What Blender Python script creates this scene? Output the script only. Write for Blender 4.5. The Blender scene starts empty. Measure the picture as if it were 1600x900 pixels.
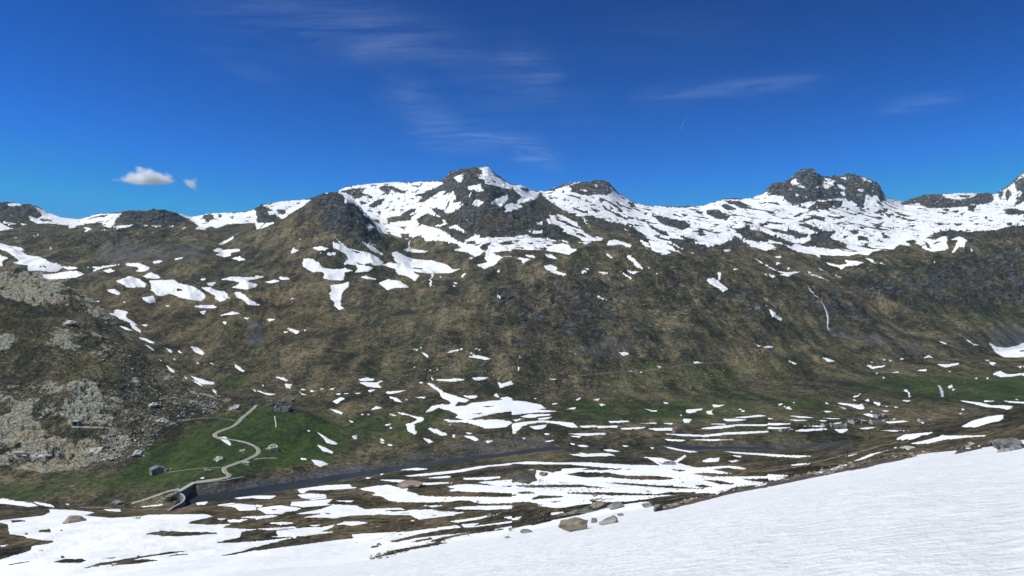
import bpy, bmesh, math, random
import numpy as np
from mathutils import Vector, Matrix
from mathutils.noise import noise as mnoise

SC = bpy.context.scene
COL = SC.collection
R = math.radians
F = 1143.0                       # focal length in photo pixels (1600 wide)

# ------------------------------------------------------------------ camera
cam_d = bpy.data.cameras.new("camera")
cam = bpy.data.objects.new("camera", cam_d)
COL.objects.link(cam)
cam_d.lens = 36.0 * F / 1600.0
cam_d.sensor_width = 36.0
cam_d.clip_start = 0.1
cam_d.clip_end = 90000.0
cam.location = (0, 0, 0)
cam.rotation_euler = (R(90), 0, 0)
SC.camera = cam

# ------------------------------------------------------------------ sky and sun
SUN_EL, SUN_ROT = R(52), R(-100)
w = bpy.data.worlds.new("World")
SC.world = w
w.use_nodes = True
wn = w.node_tree.nodes
wl = w.node_tree.links
bg = wn["Background"]
sky = wn.new("ShaderNodeTexSky")
sky.sky_type = 'NISHITA'
sky.sun_disc = False
sky.sun_elevation = SUN_EL
sky.sun_rotation = SUN_ROT
sky.altitude = 2400
sky.air_density = 1.0
sky.dust_density = 0.15
sky.ozone_density = 3.2
# the camera's contrasty rendering of a deep alpine sky
sgm = wn.new("ShaderNodeGamma"); sgm.inputs[1].default_value = 1.9
smu = wn.new("ShaderNodeMix"); smu.data_type = 'RGBA'; smu.blend_type = 'MULTIPLY'; smu.inputs[0].default_value = 1
smu.inputs[7].default_value = (.036, .178, .262, 1)
smx = wn.new("ShaderNodeMix"); smx.data_type = 'RGBA'; smx.blend_type = 'DARKEN'; smx.inputs[0].default_value = 1
smx.inputs[7].default_value = (1.2, 3.2, 7.2, 1)
wl.new(sky.outputs[0], sgm.inputs[0]); wl.new(sgm.outputs[0], smu.inputs[6])
wl.new(smu.outputs[2], smx.inputs[6]); wl.new(smx.outputs[2], bg.inputs[0])
bg.inputs[1].default_value = 0.1

sd = bpy.data.lights.new("sun", 'SUN')
sd.energy = 4.7
sd.angle = R(0.53)
sd.color = (1.0, 0.985, 0.92)
sun = bpy.data.objects.new("sun", sd)
COL.objects.link(sun)
sdir = Vector((math.sin(SUN_ROT) * math.cos(SUN_EL), math.cos(SUN_ROT) * math.cos(SUN_EL), math.sin(SUN_EL)))
sun.rotation_euler = sdir.to_track_quat('Z', 'Y').to_euler()
sun.location = (0, 0, 500)

SC.cycles.volume_bounces = 12
SC.view_settings.view_transform = 'Standard'
SC.view_settings.look = 'None'
SC.view_settings.exposure = 0.0
SC.view_settings.gamma = 1.0
SC.view_settings.use_curve_mapping = False

# ------------------------------------------------------------------ tags
def tag(o, label=None, cat=None, group=None, kind=None):
    if label: o["label"] = label
    if cat: o["category"] = cat
    if group: o["group"] = group
    if kind: o["kind"] = kind
    return o

def mesh_obj(name, verts, faces, mat=None, parent=None, smooth=False):
    me = bpy.data.meshes.new(name)
    me.from_pydata([tuple(v) for v in verts], [], faces)
    me.validate()
    if smooth:
        me.polygons.foreach_set("use_smooth", [True] * len(me.polygons))
    me.update()
    if mat: me.materials.append(mat)
    o = bpy.data.objects.new(name, me)
    COL.objects.link(o)
    if parent: o.parent = parent
    return o

def empty(name, loc, rz=0):
    o = bpy.data.objects.new(name, None)
    COL.objects.link(o)
    o.location = loc
    o.rotation_euler = (0, 0, rz)
    return o

# ------------------------------------------------------------------ noise
def _hash(ix, iy, seed):
    h = (ix.astype(np.int64) * 374761393 + iy.astype(np.int64) * 668265263 + seed * 974634777) & 0xFFFFFFFF
    h = ((h ^ (h >> 13)) * 1274126177) & 0xFFFFFFFF
    return (h ^ (h >> 16)) & 0xFFFFFFFF

def perlin(x, y, seed=0):
    x0 = np.floor(x); y0 = np.floor(y)
    fx = (x - x0).astype(np.float32); fy = (y - y0).astype(np.float32)
    ux = fx * fx * fx * (fx * (fx * 6 - 15) + 10)
    uy = fy * fy * fy * (fy * (fy * 6 - 15) + 10)
    def g(dx, dy):
        a = _hash(x0 + dx, y0 + dy, seed).astype(np.float32) * np.float32(2 * math.pi / 4294967296.0)
        return np.cos(a) * (fx - dx) + np.sin(a) * (fy - dy)
    a = g(0, 0); b = g(1, 0); c = g(0, 1); d = g(1, 1)
    p = a + ux * (b - a)
    q = c + ux * (d - c)
    return (p + uy * (q - p)) * 1.45

def fbm(x, y, lam, octs, seed=0, gain=0.5):
    s = 0; a = 1.0
    for k in range(octs):
        s = s + a * perlin(x / lam, y / lam, seed + k * 17)
        lam = lam / 2.03; a *= gain
    return s

def ridged(x, y, lam, octs, seed=0, gain=0.55):
    s = 0; a = 1.0
    for k in range(octs):
        s = s + a * (1 - 2 * np.abs(perlin(x / lam, y / lam, seed + k * 17)) * 1.3)
        lam = lam / 2.1; a *= gain
    return s

def blur(a, r):
    if r < 1: return a
    for ax in (0, 1):
        for _ in range(2):
            p = np.pad(a, [(r + 1, r) if i == ax else (0, 0) for i in (0, 1)], mode='edge')
            c = np.cumsum(p, axis=ax, dtype=np.float64)
            n = a.shape[ax]
            if ax == 0: a = (c[2 * r + 1:2 * r + 1 + n] - c[:n]) / (2 * r + 1)
            else: a = (c[:, 2 * r + 1:2 * r + 1 + n] - c[:, :n]) / (2 * r + 1)
    return a.astype(np.float32)

def fill(img, pts, val, sc):
    p = np.array(pts, float) * sc
    H, W = img.shape
    x0 = max(0, int(p[:, 0].min())); x1 = min(W, int(p[:, 0].max()) + 2)
    y0 = max(0, int(p[:, 1].min())); y1 = min(H, int(p[:, 1].max()) + 2)
    if x1 <= x0 or y1 <= y0: return
    xs = np.arange(x0, x1) + .5
    n = len(p)
    for yy in range(y0, y1):
        yc = yy + .5
        cr = []
        for i in range(n):
            ax, ay = p[i]; bx, by = p[(i + 1) % n]
            if (ay > yc) != (by > yc):
                cr.append(ax + (yc - ay) / (by - ay) * (bx - ax))
        cr.sort()
        for k in range(0, len(cr) - 1, 2):
            a = int(round(cr[k])); b = int(round(cr[k + 1]))
            if b <= a: b = a + 1
            img[yy, max(0, a):max(0, b)] = val
# Outlines of the snow cover as surveyed on the slopes: "@ ox oy" starts a sheet of the survey,
# "+" adds a patch, "-" takes bare ground out of what is there already.
SNOW = """
@ 0 240
+40,315 90,312 150,318 120,326 60,330
+185,320 290,363 360,390 430,403 515,408 560,396 610,378 690,376 765,375 725,410 715,440 650,430 610,430 480,450 465,465 430,468 425,450 330,440 240,440 170,405 180,390 230,405 270,395 250,370 230,345
-570,402 620,390 690,384 640,400
+0,430 60,465 90,470 30,480 0,485
+10,420 50,430 105,440 60,452 30,440
+130,438 175,445 140,450
+615,430 660,425 720,445 690,462 645,460 640,440
+705,458 780,447 855,448 740,470
+515,465 545,460 575,475 545,492 525,490 540,475
+605,480 660,472 660,485 615,488
+1115,370 1160,386 1190,393 1230,383 1290,376 1330,372 1400,370 1480,372 1540,363 1600,353 1600,435 1480,438 1430,440 1390,455 1370,470 1340,468 1330,455 1300,460 1280,478 1210,475 1250,455 1200,430 1185,410 1150,400
-1270,385 1340,385 1335,410 1300,430 1275,410
-1370,380 1390,385 1380,405 1365,400
-1435,395 1465,392 1450,412
+890,448 925,450 925,454 890,452
+940,452 1000,453 1000,457 960,458
+1030,453 1090,453 1090,459
+1145,460 1180,468 1150,474
+0,558 50,575 110,585 160,605 130,610 180,640 240,645 280,660 320,685 360,690 400,708 470,710 485,718 430,728 395,712 350,738 300,740 250,732 180,735 175,700 100,690 75,675 125,680 100,650 50,620 0,600
+0,632 40,650 60,655 15,670 15,705 0,705
-245,700 290,705 285,715 250,710
+255,760 330,755 380,745 430,735 480,735 530,755 480,775 400,783 300,788 270,775
+500,715 560,712 640,705 750,690 740,700 700,705 640,715 580,740 570,735 600,718
+780,690 860,685 930,710 935,725 890,740 845,738 870,720 850,708 800,702
+645,735 690,720 712,735 680,748
+895,770 940,742 1010,775 980,785 920,778
+730,798 810,768 870,785 910,815 905,835 820,838 790,838 750,810
+665,855 710,848 755,872 745,885 690,872
+935,795 1080,790 1130,815 1220,835 1270,875 1288,900 1260,925 1200,915 1120,900 1060,875 1010,895 980,885 945,850
-1095,848 1125,845 1150,858 1110,862
+955,675 1000,668 1025,675 1000,685 960,690
+1095,658 1160,646 1130,660 1100,665
+1365,568 1400,545 1455,520 1462,530 1430,552 1385,572
+1325,605 1380,588 1385,602 1490,598 1500,612 1440,620 1450,640 1400,648 1345,635 1370,620 1340,612
+1440,655 1500,645 1530,665 1490,672
+1440,770 1560,775 1600,772 1600,785 1560,790 1550,805 1600,820 1600,840 1540,850 1440,838 1490,820 1500,805 1430,793 1380,790
+1240,788 1300,779 1270,792
+1260,838 1310,835 1350,855 1400,865 1425,885 1415,915 1380,928 1340,905 1350,890 1290,860
+1295,810 1350,805 1330,830 1300,825
+1460,868 1500,865 1560,910 1600,935 1600,950 1550,945 1530,920 1480,900
+210,515 225,520 215,528
+230,500 240,508 232,518
+310,588 340,592 320,602
+90,522 104,523 98,528
@ 0 450
+890,60 960,50 975,90 930,97 900,80
+1205,115 1260,108 1330,108 1365,120 1330,130 1250,125
+1250,150 1290,140 1290,150 1270,168
+1370,175 1450,150 1500,162 1450,170
+1390,215 1405,208 1420,220 1405,232
+1520,185 1560,190 1540,200
+885,230 925,230 905,242
+765,85 785,88 775,96
+1030,110 1070,113 1045,117
+1420,60 1440,62 1430,68
+710,145 740,135 800,150 790,165 785,180 860,235 840,232 770,200 720,180 675,155 720,160
+745,235 790,250 830,270 800,268 760,252
+805,222 840,235 880,265 885,282 860,272 820,245
+870,310 910,315 970,350 930,345 880,322
+905,355 940,370 965,400 930,375
+1040,375 1075,390 1080,412 1055,400
+1190,365 1240,375 1280,410 1260,420 1210,400
+1095,385 1145,403 1130,408
+1465,475 1500,492 1535,520 1520,525 1475,495
+1300,462 1350,480 1330,480
+990,440 1025,465 1005,458
+1040,482 1090,515 1085,532 1060,520
+1140,545 1180,572 1160,568
+1190,550 1260,570 1340,595 1335,605 1270,605 1215,570
+1195,572 1240,590 1280,618 1240,605
+1330,630 1355,645 1355,668 1335,645
+1570,628 1600,640 1600,652
+600,75 630,85 610,90
+1090,435 1100,455 1088,450
+1225,462 1245,475 1232,474
@ 400 240
+0,385 10,390 5,435 120,432 60,462 0,478
+40,325 160,298 350,288 290,330 230,370 165,412 120,380 70,385 40,370 100,355 60,335
-130,350 190,355 170,385 140,375
-250,310 280,308 260,320
+425,248 460,238 440,255
+515,233 560,213 700,188 760,180 840,178 960,180 1100,176 1180,178 1150,200 1080,235 1100,250 1190,230 1160,265 1230,235 1260,290 1220,310 1290,300 1300,330 1210,375 1150,350 1080,335 1120,370 1180,420 1200,440 1150,460 1100,455 1180,490 1280,560 1330,530 1380,505 1400,530 1600,520 1600,645 1540,650 1500,690 1430,725 1380,700 1440,680 1430,610 1370,650 1330,620 1230,605 1290,590 1240,560 1120,545 1060,550 1030,510 980,530 920,540 860,510 770,495 730,420 690,400 660,360 610,320 560,310 540,260
-520,235 600,222 700,212 660,240 690,260 640,285 600,265 560,250
-770,210 830,198 930,240 920,252 850,225 830,255 790,240
-640,295 700,310 655,322
-700,330 760,290 810,280 790,310 740,340
-850,345 880,350 855,362
-990,265 1060,235 1170,200 1130,250 1060,300 1000,310 1050,270
-820,400 900,390 960,350 1010,345 960,380 980,395 950,420 830,430
-1000,420 1070,375 1150,400 1170,440 1100,460 1040,445
-730,412 770,415 780,440 740,430
-740,365 775,360 780,385
-860,455 950,460 920,470
-900,500 950,505 975,530 910,535
-1290,550 1380,548 1370,570 1300,560
-1400,600 1420,570 1470,550 1450,590 1440,610
-1480,620 1560,610 1600,610 1600,640 1530,648
-1520,560 1600,545 1600,570 1530,575
-700,200 745,195 730,205
+1235,150 1300,125 1290,160 1270,185
+1320,210 1400,190 1420,230 1400,240 1350,230 1340,270 1330,285 1340,235
+1400,90 1450,83 1475,110 1490,140 1600,198 1600,225 1540,215 1430,185 1390,135 1420,130 1410,110
-1470,165 1500,180 1490,188
+1465,305 1500,285 1570,255 1575,290 1540,330 1600,310 1600,368 1560,365 1545,330 1480,320
+1350,320 1380,285 1425,305 1390,330
+1205,460 1250,445 1290,470 1315,500 1260,480 1215,472
+1310,425 1330,405 1325,425
+1280,360 1310,345 1290,365
+470,500 520,545 570,590 640,605 700,620 760,650 800,680 790,700 740,700 720,680 680,695 620,680 640,700 545,690 575,660 570,640 495,590 475,548 530,570
-575,590 650,620 665,635 600,610
+290,662 340,658 385,680 420,715 500,725 560,718 600,735 560,745 545,790 480,793 420,780 425,745 385,735 355,750 300,705
+620,690 680,700 740,715 700,740 615,745 640,720
+650,540 730,580 800,640 720,610
+700,555 755,575 740,578
+840,620 880,615 980,660 1100,670 1180,690 1225,725 1275,720 1220,748 1060,750 980,735 1020,770 1000,800 960,775 890,755 870,720 790,700 830,680 885,690 860,650
-980,712 1050,718 1040,728 985,722
+640,775 680,765 760,792 700,785
+765,810 830,785 890,795 955,838 880,840 820,855
+465,825 530,815 575,800 585,830 540,860 530,920 545,970 510,980 490,935 465,900
+355,590 400,580 455,595 430,610 380,605
+440,620 490,620 500,635 440,640
+213,610 240,580 240,600 278,605 225,628
+398,617 420,625 405,630
+265,535 285,540 272,548
+335,573 350,580 340,584
+0,765 60,768 0,785
+55,805 130,790 150,800 100,812
+135,770 200,778 215,788 160,790
+690,440 720,440 740,480 715,485
+920,605 960,592 1070,612 1060,620 970,618
+954,545 960,545 962,600 955,600
+1090,755 1118,757 1095,785 1096,830 1088,835 1084,790 1105,765
+1275,768 1310,742 1310,755 1290,778
+1230,805 1260,810 1245,818
+1220,818 1240,828 1232,836
+1505,740 1530,722 1525,745
+1500,885 1560,897 1530,900
+1330,655 1360,650 1345,662
+1145,762 1160,775 1150,780
@ 800 240
+0,198 60,198 130,233 210,238 360,198 400,180 470,174 590,181 630,228 760,308 830,323 1050,340 1190,328 1310,288 1440,288 1570,253 1600,233 1600,610 1490,580 1400,510 1360,540 1320,565 1250,580 1150,560 1060,535 980,530 1000,560 1060,590 1160,635 1080,610 1000,570 950,550 1010,590 1060,630 980,600 990,625 930,640 880,610 865,590 850,530 800,500 760,460 640,430 560,410 470,385 450,395 490,475 470,450 440,400 350,370 300,340 250,310 200,270 180,245 150,285 60,310 70,330 20,360 0,355
-0,215 30,240 60,270 20,320 0,310
-55,210 100,220 120,240 70,235
-360,205 410,185 470,172 590,178 625,235 590,262 500,255 480,268 380,240
+400,225 480,228 460,238
+500,195 560,200 540,206
-540,260 565,290 570,310 550,300
-230,230 290,215 270,235
-310,225 340,240 320,248
-310,285 340,290 330,298
-390,290 430,295 410,300
-480,318 530,322 510,328
-650,345 690,350 690,370
-670,265 720,290 710,296
-720,300 760,310 780,340 740,330
-360,370 410,375 395,388
-535,400 570,405 600,430 560,425
-700,335 760,345 740,350
-710,385 760,400 755,415 725,405
-820,370 850,378 835,385
-870,385 920,390 1000,410 1080,420 1120,455 1070,480 1000,460 940,440 900,410
-1050,375 1110,385 1080,395
-1220,350 1290,355 1360,395 1340,420 1290,410 1220,380
-1130,360 1200,365 1180,380
-1300,325 1340,315 1410,350 1350,355
-1330,300 1420,295 1500,345 1440,345 1380,320
-1390,480 1470,465 1540,480 1600,500 1600,550 1530,550 1470,535
-1240,440 1300,440 1280,455
-1430,425 1510,430 1480,442
-1150,480 1200,470 1190,495
-1250,480 1310,495 1280,500
-1540,435 1600,440 1600,450 1560,455
-840,430 900,465 990,510 960,515 870,470
-930,475 1000,500 950,490
-760,440 800,450 780,460
-1030,510 1120,530 1160,550 1090,540
-650,425 760,465 820,510 700,470
+215,420 240,385 300,380 400,430 440,470 500,500 580,525 560,545 450,550 380,510 290,490 330,480 300,450 230,440
-310,420 370,440 350,450
+0,520 90,505 110,520 170,530 250,540 320,540 350,555 365,590 410,605 350,635 300,620 180,605 0,600
-250,555 310,545 315,565 260,570
-90,555 140,560 120,570
-0,545 40,545 30,560
-190,570 260,575 230,582
-0,585 90,590 60,596
+95,485 200,480 180,500 130,508
+200,630 250,632 290,665 230,650
+0,645 60,652 130,665 90,670 80,690 50,665
+80,632 150,645 150,655 90,645
+405,555 500,552 460,568
+600,550 640,535 750,575 740,590 680,570 600,575
+790,535 850,560 860,590 830,580
+590,620 640,650 630,660 600,640
+715,630 740,640 810,700 810,725 770,700 725,660
+650,725 700,750 770,792 740,785
+705,730 795,740 750,750
+530,738 610,748 580,757
+205,700 250,695 280,715 275,735 345,758 310,762 260,745 215,720
+725,495 765,535 745,530
+695,460 730,490 720,490
+440,715 480,722 470,726
+420,745 470,745 440,750
+425,730 470,735 450,740
+1210,785 1260,780 1300,810 1355,850 1320,862 1250,820
+1275,740 1305,745 1300,790 1280,800 1290,765
+1325,600 1380,605 1330,618
+1325,595 1360,600 1345,606
+520,888 560,897 540,900
+820,695 880,728 860,725
+870,745 920,752 900,755
+150,430 180,425 185,445 165,447
+880,630 950,665 930,660
+1460,625 1560,680 1600,700 1600,708 1540,675
+1575,752 1600,758 1590,762
+1370,724 1420,722 1400,728
@ 1200 240
+0,258 90,268 150,325 330,290 480,280 560,320 600,345 610,260 680,262 700,303 730,300 712,252 760,280 800,288 850,302 830,320 940,310 1000,340 1100,335 1180,330 1240,325 1300,300 1400,262 1430,248 1520,200 1560,160 1600,120 1600,450 1520,450 1430,480 1360,485 1250,490 1150,480 1070,480 1010,520 985,525 1050,540 1080,520 1120,520 1125,600 1020,615 970,590 920,560 905,540 880,548 890,580 820,570 780,600 700,605 660,615 620,638 560,625 510,640 400,640 320,632 330,660 270,625 170,610 100,570 0,560
-830,320 870,300 980,258 1060,250 1120,290 1200,300 1300,248 1350,246 1410,270 1412,290 1380,312 1300,320 1290,365 1250,355 1250,335 1180,335 1100,340 1000,340 940,312
+1090,255 1200,248 1312,247 1280,272 1200,290 1110,278
-1200,265 1270,262 1260,275 1210,275
+1260,318 1300,312 1290,328
-1540,180 1600,140 1600,300 1540,330 1560,250
-1500,215 1520,250 1500,300 1480,260
-1440,240 1480,235 1450,290
+1560,240 1585,230 1570,300
-970,545 1000,560 1030,600 1000,590
-860,550 900,538 930,545 925,570 900,575
-190,440 260,445 340,480 430,485 420,505 340,500 250,470
-250,525 300,500 370,510 450,560 510,565 480,590 400,600 330,590 200,575 270,540
-0,505 80,525 160,560 150,580 60,555 0,540
-80,490 160,480 250,520 200,530 130,510
-180,430 280,393 360,400 360,430 290,410 210,430
-370,395 485,393 450,412
-555,520 590,513 635,540 570,542
-510,480 590,490 540,502
-560,455 670,465 600,465
-400,435 470,432 440,442
-730,378 790,376 760,402
-660,400 720,395 700,415
-660,370 750,340 740,365 690,378
-720,490 760,530 730,527 710,500
-800,405 830,385 820,400
-520,378 590,373 560,384
-580,418 650,412 620,422
-870,445 930,450 900,460
-870,420 930,412 900,426
-460,510 500,520 480,530
-590,565 640,560 610,575
-690,435 730,430 710,442
-1070,370 1130,372 1100,380
-1080,345 1140,350 1120,365
-1150,360 1190,355 1180,378
-1200,380 1225,375 1210,392
-1040,435 1110,440 1080,448
-1280,438 1350,440 1320,447
-1150,440 1210,445 1180,452
-1350,395 1380,400 1365,412
-1360,415 1410,420 1390,426
-1415,315 1440,320 1425,326
-1470,350 1540,345 1600,360 1600,380 1500,385
-250,350 300,305 420,290 475,300 440,340 400,330 370,358 330,350 250,362
+330,318 360,298 350,322
+290,335 310,325 300,342
-150,400 200,370 240,365 190,395
-0,380 50,352 40,365
-0,435 60,430 130,440 40,442
-0,470 70,490 50,495
-540,330 570,322 570,335
+145,165 175,155 185,180 240,195 235,215 190,210 145,195
+350,155 420,170 410,200 370,220 340,200
+430,190 490,210 470,230 435,215
+560,220 605,220 590,245 565,240
+220,262 270,280 240,280
+440,145 500,148 490,165
+560,150 600,150 665,186 600,168
+450,240 480,240 475,270
+170,250 195,255 185,270
+300,195 330,215 300,212
+85,195 110,200 100,210
+640,268 655,262 652,285
+0,560 60,590 170,600 260,620 320,640 250,625 120,605 30,600 0,600
-10,590 130,590 200,620 100,612
+30,645 80,640 85,655 35,655
+200,645 270,680 230,660
+280,660 300,675 290,672
+370,680 440,700 500,690 480,665 540,670 600,680 550,700 490,705 460,728 440,712 385,700
+600,650 650,660 700,700 640,680
+660,668 750,700 720,695
+600,705 628,718 615,716
+705,648 760,682 730,670
+1155,620 1180,545 1140,540 1200,520 1250,545 1230,560 1230,590 1200,580 1165,620
+1250,598 1290,600 1275,618
+0,705 60,735 120,743 205,738 150,755 130,772 60,755 100,752 0,715
+0,755 35,762 55,765 20,777
+240,748 310,763 420,816 340,783
+245,735 280,742 260,748
+290,702 365,738 330,728
+400,748 490,788 440,772
+50,680 80,685 60,697
+120,710 140,718 125,728
+245,820 290,878 270,862
+1025,668 1055,678 1035,676
@ 400 450
+60,195 120,198 90,208
+185,240 210,255 275,275 255,290 215,275
+165,275 200,272 185,285
+300,260 315,265 305,270
+200,78 240,62 225,74
+0,103 30,107 10,110
+120,557 170,560 205,585 180,583
+180,600 225,602 215,630 195,625
+38,603 60,612 45,618
+260,648 320,672 290,668
+280,632 315,636 295,642
+330,642 385,645 350,650
+400,630 440,630 415,636
+460,632 500,625 480,637
+0,635 60,658 125,665 80,672 30,655
+640,575 690,563 745,568 740,580 660,583
+640,590 760,590 790,580 800,582 765,600 785,625 740,622 690,615
+700,640 745,635 710,655
+495,660 525,662 520,675
+530,660 595,662 560,666
+600,658 660,658 640,663
+480,710 530,685 565,692 530,705 510,728
+805,650 880,645 945,638 860,660 830,665
+830,678 880,690 915,718 880,710 840,692
+925,690 950,700 940,705
+985,685 1060,682 1050,689
+450,755 500,765 540,780 540,792 490,775
+570,822 615,840 600,842
+740,735 790,750 715,765 750,745
+815,780 880,800 860,802
+875,775 930,785 1000,805 1050,812 1050,830 990,850 1000,910 950,900 935,850 980,842 1010,825 960,800 900,790
+650,788 675,790 660,796
+690,790 715,792 700,797
+800,855 855,850 815,862
+825,870 855,873 840,880
+1070,878 1130,885 1195,915 1150,915 1105,900
+1120,572 1200,573 1240,567 1310,573 1290,582 1200,585 1140,585
+1345,562 1400,558 1450,563 1400,580 1370,578
+1510,590 1540,600 1590,582 1610,600 1530,628
+1180,410 1220,390 1290,386 1240,400
+1270,374 1295,382 1280,384
+1335,395 1370,425 1400,425 1468,445 1440,450 1310,430 1360,428
+1020,395 1080,420 1082,435 1050,418
+980,385 1015,385 1000,391
+1020,372 1040,375 1028,379
+1093,548 1108,575 1098,578
+1083,510 1092,515 1086,520
+1125,508 1138,512 1130,516
+1360,377 1420,388 1400,392
+980,497 1000,492 990,500
+1010,592 1045,590 1030,597
+1503,48 1558,58 1530,62
+1062,595 1090,597 1170,650 1250,678 1290,690 1340,700 1320,715 1270,712 1240,740 1190,740 1220,718 1160,685 1150,655
+1290,675 1385,672 1385,688 1340,692
+1060,780 1100,740 1160,728 1240,740 1310,738 1350,720 1440,710 1540,700 1480,670 1500,660 1520,690 1570,680 1600,690 1610,770 1500,782 1340,820 1320,828 1240,810 1270,795 1200,765 1140,750 1100,770
-1400,742 1460,738 1520,740 1440,747
-1290,735 1330,728 1310,740
-1310,788 1420,780 1400,790
+1160,820 1200,838 1300,840 1360,852 1440,880 1560,867 1610,840 1500,822 1360,826 1240,828
+1185,855 1225,853 1215,860
+320,890 340,895 330,900
@ 800 450
+0,705 80,710 180,730 210,755 150,760 280,772 150,780 0,795
+50,805 110,790 265,790 180,805 110,815
+140,822 200,810 265,805 200,825
+0,825 75,818 30,835
+0,852 60,840 180,830 260,833 380,845 415,872 370,875 300,855 200,838 120,848 60,868 40,890 0,900
+110,868 220,855 200,880 150,885
+415,865 520,860 530,870 450,875
+520,865 660,862 660,873 540,876
+600,835 730,833 735,838 620,842
+680,878 840,870 800,882 690,884
+845,880 1020,875 1020,893 900,892
+790,847 910,845 900,850
+935,846 1010,846 1000,852
+340,760 400,745 395,760
+245,725 295,720 270,730
+130,690 160,690 145,695
+395,700 430,685 430,695 410,705
+505,700 550,692 540,703
+545,725 590,730 560,738
+810,752 870,765 930,768 900,777 870,772
+945,713 990,720 960,727
+1075,770 1110,758 1205,755 1160,770 1110,785
+1245,732 1325,733 1290,745 1260,745
+1210,770 1255,762 1245,780 1270,795 1225,788
+1065,820 1120,822 1110,845 1080,845
+1040,792 1065,792 1055,800
+1315,820 1400,820 1460,825 1380,835 1340,835
+1370,812 1460,805 1540,795 1590,800 1450,815
+1415,758 1470,765 1445,777
+1515,738 1560,740 1540,745
+1225,850 1340,850 1330,856
+1175,880 1280,865 1400,855 1600,855 1600,862 1420,862 1320,878 1230,885
+218,562 250,568 288,572 250,575
+670,405 700,400 740,412 690,425
+890,490 930,490 920,497
+790,528 820,524 805,531
+715,515 750,520 740,524
+1130,465 1150,460 1195,475 1145,475
+520,50 570,65 615,87 570,74
+1525,350 1560,365 1545,366
+1570,372 1600,362 1600,376
+35,420 50,430 45,440
+30,492 48,500 40,520
@ 1200 450
+0,130 45,155 45,170 85,195 85,207 25,175
+0,365 45,368 0,375
+118,448 185,480 160,476
+270,415 310,430 295,428
+335,435 370,440 418,460 380,460
+615,485 650,485 650,495 735,483 720,495 650,508 630,495
+755,450 780,455 760,458
+720,445 740,448 730,453
+820,443 855,440 840,450
+635,460 660,463 650,467
+920,517 990,508 995,520
+760,530 820,524 815,530
+670,535 690,530 680,540
+710,558 735,562 720,566
+1055,475 1110,480 1205,468 1180,482 1110,498
+1120,520 1145,522 1130,527
+1380,460 1420,465 1415,488 1390,475
+1385,340 1430,370 1500,375 1560,360 1600,342 1600,430 1560,435 1480,435 1430,410 1415,385
-1560,400 1600,385 1600,400
+1230,318 1260,330 1280,348 1330,360 1290,360 1250,335
+1040,325 1090,340 1140,360 1100,350
+910,340 955,358 935,353
+965,440 1000,420 1040,445 1010,435
+1400,540 1450,520 1490,540 1600,535 1600,545 1530,550 1460,558
+1560,490 1595,488 1580,502
+1340,450 1400,450 1370,454
+1280,562 1310,560 1300,568
+1330,562 1390,560 1370,566
+1195,587 1245,580 1230,588
+1125,615 1150,605 1155,620 1130,630
+1150,635 1170,630 1160,645
+1190,702 1260,710 1330,718 1400,735 1480,735 1540,740 1500,762 1440,750 1370,745 1280,725
+1345,705 1430,708 1350,713
+1450,705 1600,713 1600,722 1520,718
+1540,695 1560,697 1550,700
+1205,868 1280,830 1380,805 1470,793 1470,815 1440,835 1380,845 1300,872
+500,690 560,672 575,675 540,688
+560,662 578,664 570,668
+530,697 560,702 545,704
+605,705 635,692 630,712
+420,718 480,722 560,732 585,725 605,755 570,760 520,740
+440,738 500,760 470,755
+655,712 700,720 690,738 660,722
+690,730 770,745 740,744
+785,742 820,748 800,750
+710,765 765,770 740,774
+360,717 400,728 375,728
+135,708 180,718 160,719
+55,722 100,722 80,735
+95,738 130,745 155,760 130,760
+345,770 405,773 370,778
+595,790 630,785 685,800 650,808
+640,770 660,773 650,777
+815,628 828,634 820,636
+835,635 870,640 885,665 880,680 870,655
+880,678 898,676 890,683
+840,703 900,706 870,710
+1205,755 1222,758 1212,768
+1190,782 1220,786 1205,790
+120,800 230,805 300,812 200,811
+320,812 380,815 480,818 400,820
+110,824 260,828 180,831
+0,815 40,818 0,821
+0,846 100,848 160,850 60,857 0,856
+0,872 160,874 60,881 0,880
+220,865 350,862 350,868
+160,895 200,885 370,879 370,887 200,899
+300,828 380,830 340,834
+415,885 510,882 490,895 460,910 440,905
+550,880 640,870 710,868 620,882
+400,847 475,840 430,853
+715,838 850,830 895,836 760,846
+680,890 890,893 780,897
+780,820 800,815 790,825
+945,838 978,842 965,850
@ 1200 600
+0,565 130,572 100,590 40,605 0,600
+265,560 380,530 510,497 500,510 390,545 300,567
+525,488 640,440 770,410 700,432 600,470
+470,458 570,432 520,452
+750,352 800,345 850,318 1040,300 1000,318 860,352 800,350
+885,375 1000,350 1090,325 1220,325 1365,321 1360,328 1240,335 1100,350 1020,370 930,378
+0,438 130,447 290,450 190,462 0,452
+140,508 200,498 275,496 240,508 160,513
+1180,425 1240,400 1275,396 1220,418
+1300,388 1340,383 1320,392
+780,398 810,396 800,402
@ 0 675
+0,425 15,415 80,430 200,445 240,465 180,472 100,460 0,448
+200,435 260,445 320,455 345,472 290,468 240,455
+0,555 130,540 270,525 320,500 310,485 450,490 590,505 530,525 700,540 880,530 930,520 1290,515 1330,530 1190,560 1180,575 1300,582 1450,575 1380,600 1600,610 1600,900 0,900
-0,565 50,580 60,640 150,650 170,665 350,685 300,700 200,715 190,745 100,770 0,800
+0,710 60,705 20,718
-60,553 130,550 170,560 80,568
-1320,698 1400,680 1500,660 1510,625 1600,618 1600,685 1450,695
-1350,780 1500,750 1600,715 1600,740 1480,765
-510,855 620,820 780,795 900,775 1060,750 1200,740 1060,765 900,785 800,810 660,835
-650,848 780,810 900,795 980,800 990,806 850,825 700,840
-630,790 740,780 700,795
-325,815 400,795 510,792 540,805 500,820 380,820
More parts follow.
